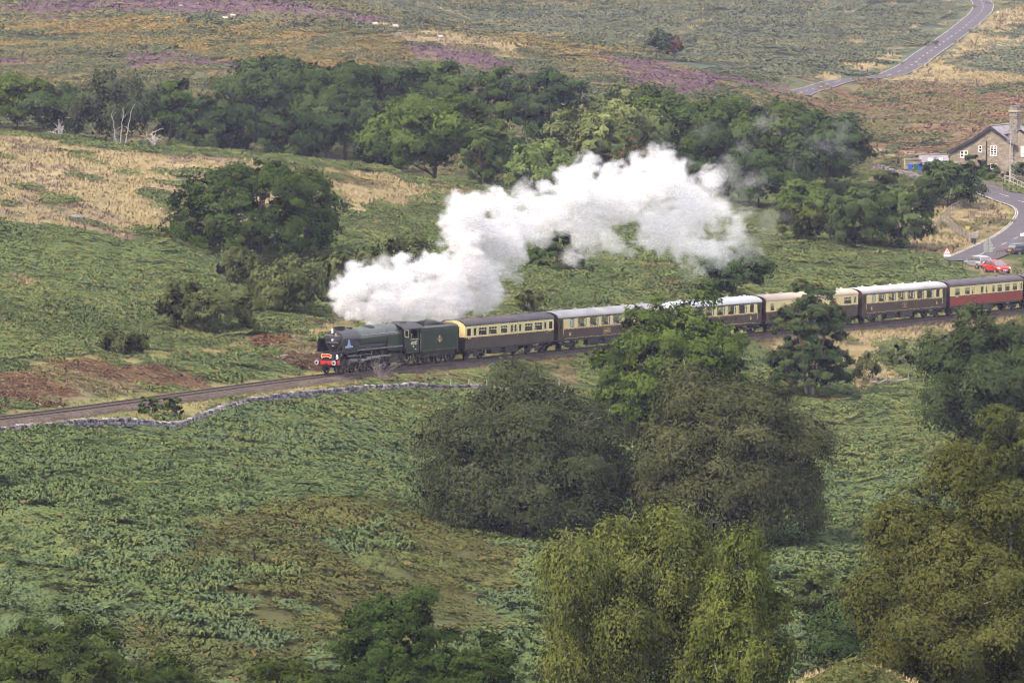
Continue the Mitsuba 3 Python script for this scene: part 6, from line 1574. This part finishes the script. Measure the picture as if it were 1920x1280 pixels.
for px, mat, lab in ((1706.5, 'bin_blue', 'blue wheelie bin, left of the green one'), (1716.5, 'bin_green', 'green wheelie bin between the two blue ones'), (1724.5, 'bin_blue', 'blue wheelie bin, right of the green one')):
    p = at(px, 320, 739.5); p[2] = gz(p[0], p[1]).item() + .12
    CUR = np.array([[1, 0, 0, p[0]], [0, 1, 0, p[1]], [0, 0, 1, p[2]], [0, 0, 0, 1.]])
    b = thing('wheelie_bin', lab, 'wheelie bin')
    v = np.array([[sx_ * w_, sy * d_, z] for z, w_, d_ in ((.05, .24, .26), (.95, .31, .36)) for sx_ in (-1, 1) for sy in (-1, 1)])
    place(b, 'tub', trimesh.Trimesh(v).convex_hull, mat); place(b, 'lid', [box_at(0, 0, 1.0, .66, .78, .09, .03)], mat)
    place(b, 'wheel', cyl(.10, (-.3, .30, .10), (.3, .30, .10), 14), 'gangway_black'); place(b, 'handle', box_at(0, .42, .96, .5, .05, .05, .01), mat)
CUR = np.eye(4)
p = ground(1825.5, 459); k = thing('black_drum', 'black plastic drum at the end of the field gate', 'drum')
put(k, 'barrel', mikit.ply(trimesh.util.concatenate([cyl(.30, p, p + [0, 0, .72], 18), cyl(.32, p + [0, 0, .3], p + [0, 0, .36], 18)]), 'gangway_black', smooth=35)); put(k, 'lid', mikit.ply(cyl(.31, p + [0, 0, .72], p + [0, 0, .78], 18), 'soot_black', smooth=35))

# ------------------------------------------------------------------ signs
material('sign_red', (.55, .03, .03), .4); material('sign_white', (.80, .80, .80), .4); material('sign_back', (.30, .33, .32), .5, .4); material('sign_black', (.02, .02, .02), .5)
def tri(r): return Polygon([(-r * .866, -.5 * r), (r * .866, -.5 * r), (0, r)]).buffer(.05)
p = ground(1775.6, 492); zc = ray_z(471.5, p[1]) ; S_ = thing('warning_sign', 'red bordered triangular warning sign with a plate, at the roadside', 'road sign')
CUR = np.array([[1, 0, 0, p[0]], [0, 1, 0, p[1]], [0, 0, 1, zc], [0, 0, 0, 1.]])
place(S_, 'post', cyl(.04, (0, .06, p[2] - zc - .2), (0, .06, .3), 10), 'steel_dull')
place(S_, 'triangle', side(tri(.46), .015, 0), 'sign_red')
place(S_, 'face', side(tri(.30), .006, -.008), 'sign_white')
place(S_, 'symbol', side(shapely.union_all([sbox(-.05, -.10, .05, .16), Polygon([(-.14, -.02), (.14, .06), (.14, .12), (-.14, .04)])]), .004, -.013), 'sign_black')
place(S_, 'plate', side(sbox(-.40, -.62, .40, -.30), .015, 0), 'sign_white')
p = ground(1852.5, 494); zc = ray_z(466, p[1]); B_ = thing('sign_back', 'grey back of a triangular road sign with a square plate', 'road sign')
CUR = np.array([[1, 0, 0, p[0]], [0, 1, 0, p[1]], [0, 0, 1, zc], [0, 0, 0, 1.]])
place(B_, 'post', cyl(.04, (0, -.05, p[2] - zc - .2), (0, -.05, 1.2), 10), 'steel_dull')
place(B_, 'triangle', side(shapely.affinity.translate(tri(.62), 0, .72), .015, 0), 'sign_back')
place(B_, 'plate', side(sbox(-.52, -.42, .52, .36), .015, 0), 'sign_back')
place(B_, 'stiffener', [box_at(0, -.02, z, .9, .03, .05) for z in (-.2, .2, .6)], 'steel_dull')
p = ground(1918, 462); zc = ray_z(440, p[1]); W_ = thing('white_sign', 'white sign on two posts at the right edge above the dark car', 'road sign')
CUR = np.array([[1, 0, 0, p[0]], [0, 1, 0, p[1]], [0, 0, 1, zc], [0, 0, 0, 1.]])
place(W_, 'board', side(sbox(-.35, -.18, .6, .18), .03, 0), 'sign_white')
for x in (-.2, .45): place(W_, 'post', box_at(x, .06, (p[2] - zc) / 2, .07, .07, zc - p[2] + .3), 'wood_grey')
p = ground(1842, 28); k = thing('road_post', 'white marker post beside the far moor road', 'post'); CUR = np.eye(4)
p = ground(1871, 34); put(k, 'shaft', mikit.ply(box_at(p[0], p[1], p[2] + .5, .16, .16, 1.2, .02), 'wood_grey')); put(k, 'band', mikit.ply(box_at(p[0], p[1], p[2] + 1.25, .24, .24, .35, .03), 'sign_white'))

# ------------------------------------------------------------------ cars: local x forward
material('paint_red', (.34, .014, .014), .3, 0, .5, **COAT); material('paint_silver', (.34, .34, .38), .3, .5, .5, **COAT); material('paint_dark', (.045, .048, .065), .28, .2, .5, **COAT)
material('car_glass', (.10, .11, .12), .05, 0, .8); material('tyre', (.015, .015, .016), .9); material('alloy', (.45, .45, .46), .35, .8); material('tail_red', (.45, .03, .03), .3); material('head_clear', (.72, .74, .76), .12, .2); material('plate_yellow', (.70, .52, .06), .5); material('trim_black', (.014, .014, .016), .6)
def car(label, px, py, yaw, paint, L=4.35, W=1.80, Hh=1.47, hatch=True, Yd=None):
    global CUR
    p = ground(px, py) if Yd is None else at(px, py, Yd)
    p[2] = gz(p[0], p[1]).item() + .02
    c, s = math.cos(math.radians(yaw)), math.sin(math.radians(yaw))
    CUR = np.array([[c, -s, 0, p[0]], [s, c, 0, p[1]], [0, 0, 1, p[2]], [0, 0, 0, 1.]])
    K = thing('parked_car', label, 'car')
    h = L / 2; w = W / 2
    def loft_x(st, n=20, e=3.2):
        a = np.linspace(0, 2 * np.pi, n, endpoint=False); rings = []
        for x, hw, zb, zt in st:
            ca, sa = np.cos(a), np.sin(a)
            rings.append(np.stack([0 * a + x, np.sign(ca) * abs(ca) ** (2 / e) * hw, (zb + zt) / 2 + np.sign(sa) * abs(sa) ** (2 / e) * (zt - zb) / 2], 1))
        v = np.vstack(rings); f = []
        for i in range(len(st) - 1):
            for j in range(n):
                A, B = i * n + j, i * n + (j + 1) % n; f += [[A, B, A + n], [B, B + n, A + n]]
        k = len(v); v = np.vstack([v, rings[0].mean(0), rings[-1].mean(0)])
        for j in range(n): f += [[k, (j + 1) % n, j], [k + 1, (len(st) - 1) * n + j, (len(st) - 1) * n + (j + 1) % n]]
        return trimesh.Trimesh(v, np.array(f), process=False)
    body = place(K, 'body', loft_x([(-h, w * .80, .42, .82), (-h + .10, w * .93, .30, .95), (-h + .5, w * .99, .22, 1.0), (-.8, w, .20, .98), (.6, w, .20, .95), (h - .9, w * .98, .22, .92), (h - .35, w * .92, .24, .84), (h - .10, w * .82, .28, .72), (h, w * .70, .34, .60)]), paint, smooth=45)
    rb = -h + (.22 if hatch else .75)
    gl = [(rb, w * .70, .86, 1.02), (rb + .35, w * .74, .86, Hh - .12), (-.75, w * .76, .86, Hh - .01), (.1, w * .76, .86, Hh), (.45, w * .76, .86, Hh - .06), (1.22, w * .82, .86, .97)]
    place(K, 'glasshouse', loft_x(gl, 20, 4.5), 'car_glass', smooth=35)
    place(K, 'roof', loft_x([(rb + .30, w * .66, Hh - .16, Hh - .10), (rb + .5, w * .70, Hh - .13, Hh - .03), (-.75, w * .72, Hh - .10, Hh + .012), (.1, w * .72, Hh - .09, Hh + .02), (.42, w * .70, Hh - .14, Hh - .04)], 16, 3), paint, smooth=45)
    for y in (-1, 1):
        place(K, 'pillar', [rod((.42, y * w * .73, Hh - .07), (1.20, y * w * .84, .93), .06, .05), rod((-.35, y * w * .775, .9), (-.35, y * w * .74, Hh - .06), .10, .04), rod((rb + .32, y * w * .70, Hh - .15), (rb + .02, y * w * .78, .92), .10, .09)], paint)
        place(K, 'door_mirror', box_at(.95, y * (w + .09), 1.0, .14, .20, .14, .04), paint)
        place(K, 'door', side(sbox(-1.15, .34, .95, .86), .012, 0).apply_transform(np.array([[1, 0, 0, 0], [0, 1, 0, y * (w - .004) - .006], [0, 0, 1, 0], [0, 0, 0, 1.]])), paint)
        for x in (-h + .82, h - .85):
            wh_ = place(K, 'wheel', tubes_capped(np.array([[x, y * (w - .22), .32], [x, y * (w + .01), .32]]), [.32, .32], 24), 'tyre', smooth=35)
            place(wh_, 'hub', cyl(.20, (x, y * (w - .05), .32), (x, y * (w + .022), .32), 18), 'alloy')
        place(K, 'headlight', loft_x([(h - .42, .17, .62, .78), (h - .22, .19, .56, .74), (h - .075, .13, .56, .66)], 12, 2.5).apply_translation([0, y * (w * .70), .01]), 'head_clear', smooth=40)
        place(K, 'tail_light', box_at(-h + .075, y * w * .76, .86, .14, .24, .26, .05), 'tail_red')
        place(K, 'fog_light', box_at(h - .10, y * w * .66, .36, .10, .22, .10, .03), 'head_clear')
    place(K, 'grille', [box_at(h - .03, 0, .56, .07, .62, .10, .03), box_at(h - .02, 0, .33, .08, 1.0, .14, .03)], 'trim_black')
    place(K, 'front_plate', box_at(h + .018, 0, .45, .02, .52, .11), 'sign_white')
    place(K, 'rear_plate', box_at(-h - .006, 0, .70, .02, .52, .12), 'plate_yellow')
    place(K, 'rear_bumper', box_at(-h + .05, 0, .38, .16, 1.45, .20, .05), 'trim_black')
    return K
car('red hatchback parked facing the camera beside the railway', 1869, 512, -69, 'paint_red')
car('silver car with dark rear window parked next to the red hatchback', 1834, 503, 112, 'paint_silver', 4.6, 1.82, 1.52)
car('dark grey car cut off by the right edge beside the rail barrier', 1917, 479, 40, 'paint_dark', 4.5, 1.84, 1.50)
CUR = np.eye(4)

# ------------------------------------------------------------------ steam blown back from the chimney, drifting behind the train
def steam_cloud():
    B = [(642, 566, 22, 1.), (655, 548, 34, 1.), (668, 585, 22, 1.), (690, 535, 44, 1.), (715, 575, 38, 1.), (745, 540, 52, 1.), (760, 580, 32, 1.), (795, 540, 58, 1.), (770, 505, 14, .8), (820, 500, 30, 1.), (840, 555, 50, 1.), (885, 560, 38, .9), (880, 515, 58, 1.), (925, 540, 28, .7), (940, 505, 32, .8),
         (870, 465, 42, 1.), (868, 410, 40, 1.), (860, 385, 22, .9), (905, 440, 58, 1.), (925, 390, 40, .9), (945, 460, 42, .9), (975, 425, 48, .9), (985, 360, 22, .6), (1010, 400, 46, .9), (1020, 350, 18, .6),
         (1050, 385, 45, .9), (1085, 345, 42, .9), (1098, 300, 24, .7), (1100, 395, 48, .9), (1095, 445, 38, .7), (1070, 485, 24, .5), (1140, 380, 58, .95), (1130, 330, 34, .9), (1150, 450, 34, .6), (1190, 360, 62, .95), (1200, 310, 24, .8), (1240, 345, 60, .95), (1240, 292, 26, .8), (1230, 425, 52, .9), (1285, 385, 62, .9), (1275, 330, 30, .7), (1290, 445, 52, .85), (1335, 415, 52, .8), (1340, 465, 42, .7), (1305, 495, 26, .5), (1375, 440, 36, .6), (1400, 470, 26, .4), (1395, 410, 24, .4),
         (1330, 340, 36, 0.27), (1375, 315, 36, 0.30), (1410, 340, 32, 0.24), (1390, 375, 36, 0.30), (1345, 375, 32, 0.35), (1395, 270, 26, 0.25), (1430, 240, 30, 0.25), (1455, 228, 20, 0.23), (1440, 420, 34, 0.22), (1470, 415, 24, 0.19), (1500, 262, 34, 0.19), (1545, 268, 34, 0.18), (1580, 245, 30, 0.19), (1320, 245, 24, 0.16), (1590, 285, 26, 0.14), (1480, 300, 26, 0.16), (1195, 515, 14, .14), (1192, 490, 12, .12), (1270, 300, 14, .3), (1290, 520, 18, .2), (1420, 480, 18, .2)]
    pts = []
    rng = np.random.default_rng(77)
    for px, py, r, w in B:
        w *= float(np.interp(px, [1080, 1400], [1.0, .62]))
        Y = 478 + (px - 640) * .085 + rng.normal(0, .8)
        pts.append([*at(px, py, Y), r * Y / FOCAL * 1.0, w])
    pts = np.array(pts); pts[:, 3] *= .86
    extra = []
    for x, y, z, r, w in pts:
        for _ in range(10 if w > .4 else 6):
            d = rng.normal(0, 1, 3); d[1] *= .6; d /= np.linalg.norm(d); q = r * rng.uniform(.20, .5)
            c = np.array([x, y, z]) + d * r * rng.uniform(.85, 1.38)
            extra.append([*c, q, w * rng.uniform(.55, 1.0)])
    main_n = len(pts); pts = np.vstack([pts, extra])
    a = at(640, 560, 478)[:2]; b = at(1500, 300, 551)[:2]
    e = (b - a) / np.linalg.norm(b - a); nrm = np.array([-e[1], e[0]])
    L = (pts[:, :2] - a) @ e; Wd = (pts[:, :2] - a) @ nrm
    l0, l1 = L.min() - 4, L.max() + 4; w0, w1 = Wd.min() - 5, Wd.max() + 5; z0, z1 = (pts[:, 2] - pts[:, 3]).min() - 1.2, (pts[:, 2] + pts[:, 3]).max() + 1.5
    h = .17
    nl, nw, nz = int((l1 - l0) / h), int((w1 - w0) / h), int((z1 - z0) / h)
    gl, gw, gzv = (np.linspace(l0, l1, nl), np.linspace(w0, w1, nw), np.linspace(z0, z1, nz))
    dens = np.full((nz, nw, nl), -9.0, np.float32); wt = np.zeros_like(dens)
    for (x, y, z, r, w), l_, w_ in zip(pts, L, Wd):
        R = r * 1.5
        i = np.nonzero(abs(gl - l_) < R)[0]; j = np.nonzero(abs(gw - w_) < R)[0]; k = np.nonzero(abs(gzv - z) < R)[0]
        if min(len(i), len(j), len(k)) == 0: continue
        D = np.sqrt((gl[i] - l_)[None, None] ** 2 + ((gw[j] - w_) / 1.05)[None, :, None] ** 2 + (gzv[k] - z)[:, None, None] ** 2)
        s = 1 - D / r
        sl = np.ix_(k, j, i)
        old = dens[sl]; ow = wt[sl]
        better = s > old
        wt[sl] = np.where(better, w, ow)
        dens[sl] = np.maximum(old, s)
    near = dens > -.6
    kk, jj, ii = np.nonzero(near)
    P = np.stack([gl[ii], gw[jj], gzv[kk]], 1)
    bil = lambda q, sd: 1 - abs(2 * meshkit.noise(q, sd) - 1)
    P = P + (np.stack([meshkit.noise(P / 1.6, 90 + c) for c in range(3)], 1) - .5) * 1.1
    n = .50 * bil(P / 3.0, 1) + .30 * bil(P / 1.4, 2) + .20 * bil(P / .7, 3)
    n2 = .6 * meshkit.noise(P / .45, 4) + .4 * meshkit.noise(P / 1.0, 5)
    w = wt[near]
    d = dens[near] + (n - .74) * 2.5 + (n2 - .5) * .75
    soft = .26 + .5 * (1 - w)
    val = np.clip(d / soft, 0, 1) ** 1.3 * (w ** 1.6) * (.65 + .7 * np.clip(n2, 0, 1))
    g = np.zeros(dens.shape, np.float32); g[near] = val
    M = np.eye(4)
    M[:3, 0] = [*(e * (l1 - l0)), 0]; M[:3, 1] = [*(nrm * (w1 - w0)), 0]; M[:3, 2] = [0, 0, z1 - z0]
    M[:3, 3] = [*(a + e * l0 + nrm * w0), z0]
    C = M @ np.array(T().translate([.5, .5, .5]).scale(.5).matrix, float)
    scene['steam_vapour'] = {'type': 'heterogeneous', 'albedo': rgb(.932, .932, .942), 'scale': 1.6,
                             'sigma_t': {'type': 'gridvolume', 'grid': mi.VolumeGrid(g[..., None]), 'to_world': T(M.tolist()), 'filter_type': 'trilinear'}, 'phase': {'type': 'hg', 'g': 0.35}}
    scene['steam'] = {'type': 'cube', 'to_world': T(C.tolist()), 'bsdf': {'type': 'null'}, 'interior': {'type': 'ref', 'id': 'steam_vapour'}, 'exterior': {'type': 'ref', 'id': 'haze_air'}}
    labels['steam'] = {'kind': 'stuff', 'category': 'steam', 'label': 'white steam blown back from the chimney over the carriages'}
steam_cloud()

# ------------------------------------------------------------------ the air
scene['haze'] = {'type': 'cube', 'to_world': T().translate([0, 1800, 20]).scale([3600, 3400, 60]), 'bsdf': {'type': 'null'}, 'interior': {'type': 'ref', 'id': 'haze_air'}}
labels['haze'] = {'kind': 'stuff', 'label': 'thin pale haze over the whole valley', 'category': 'haze'}
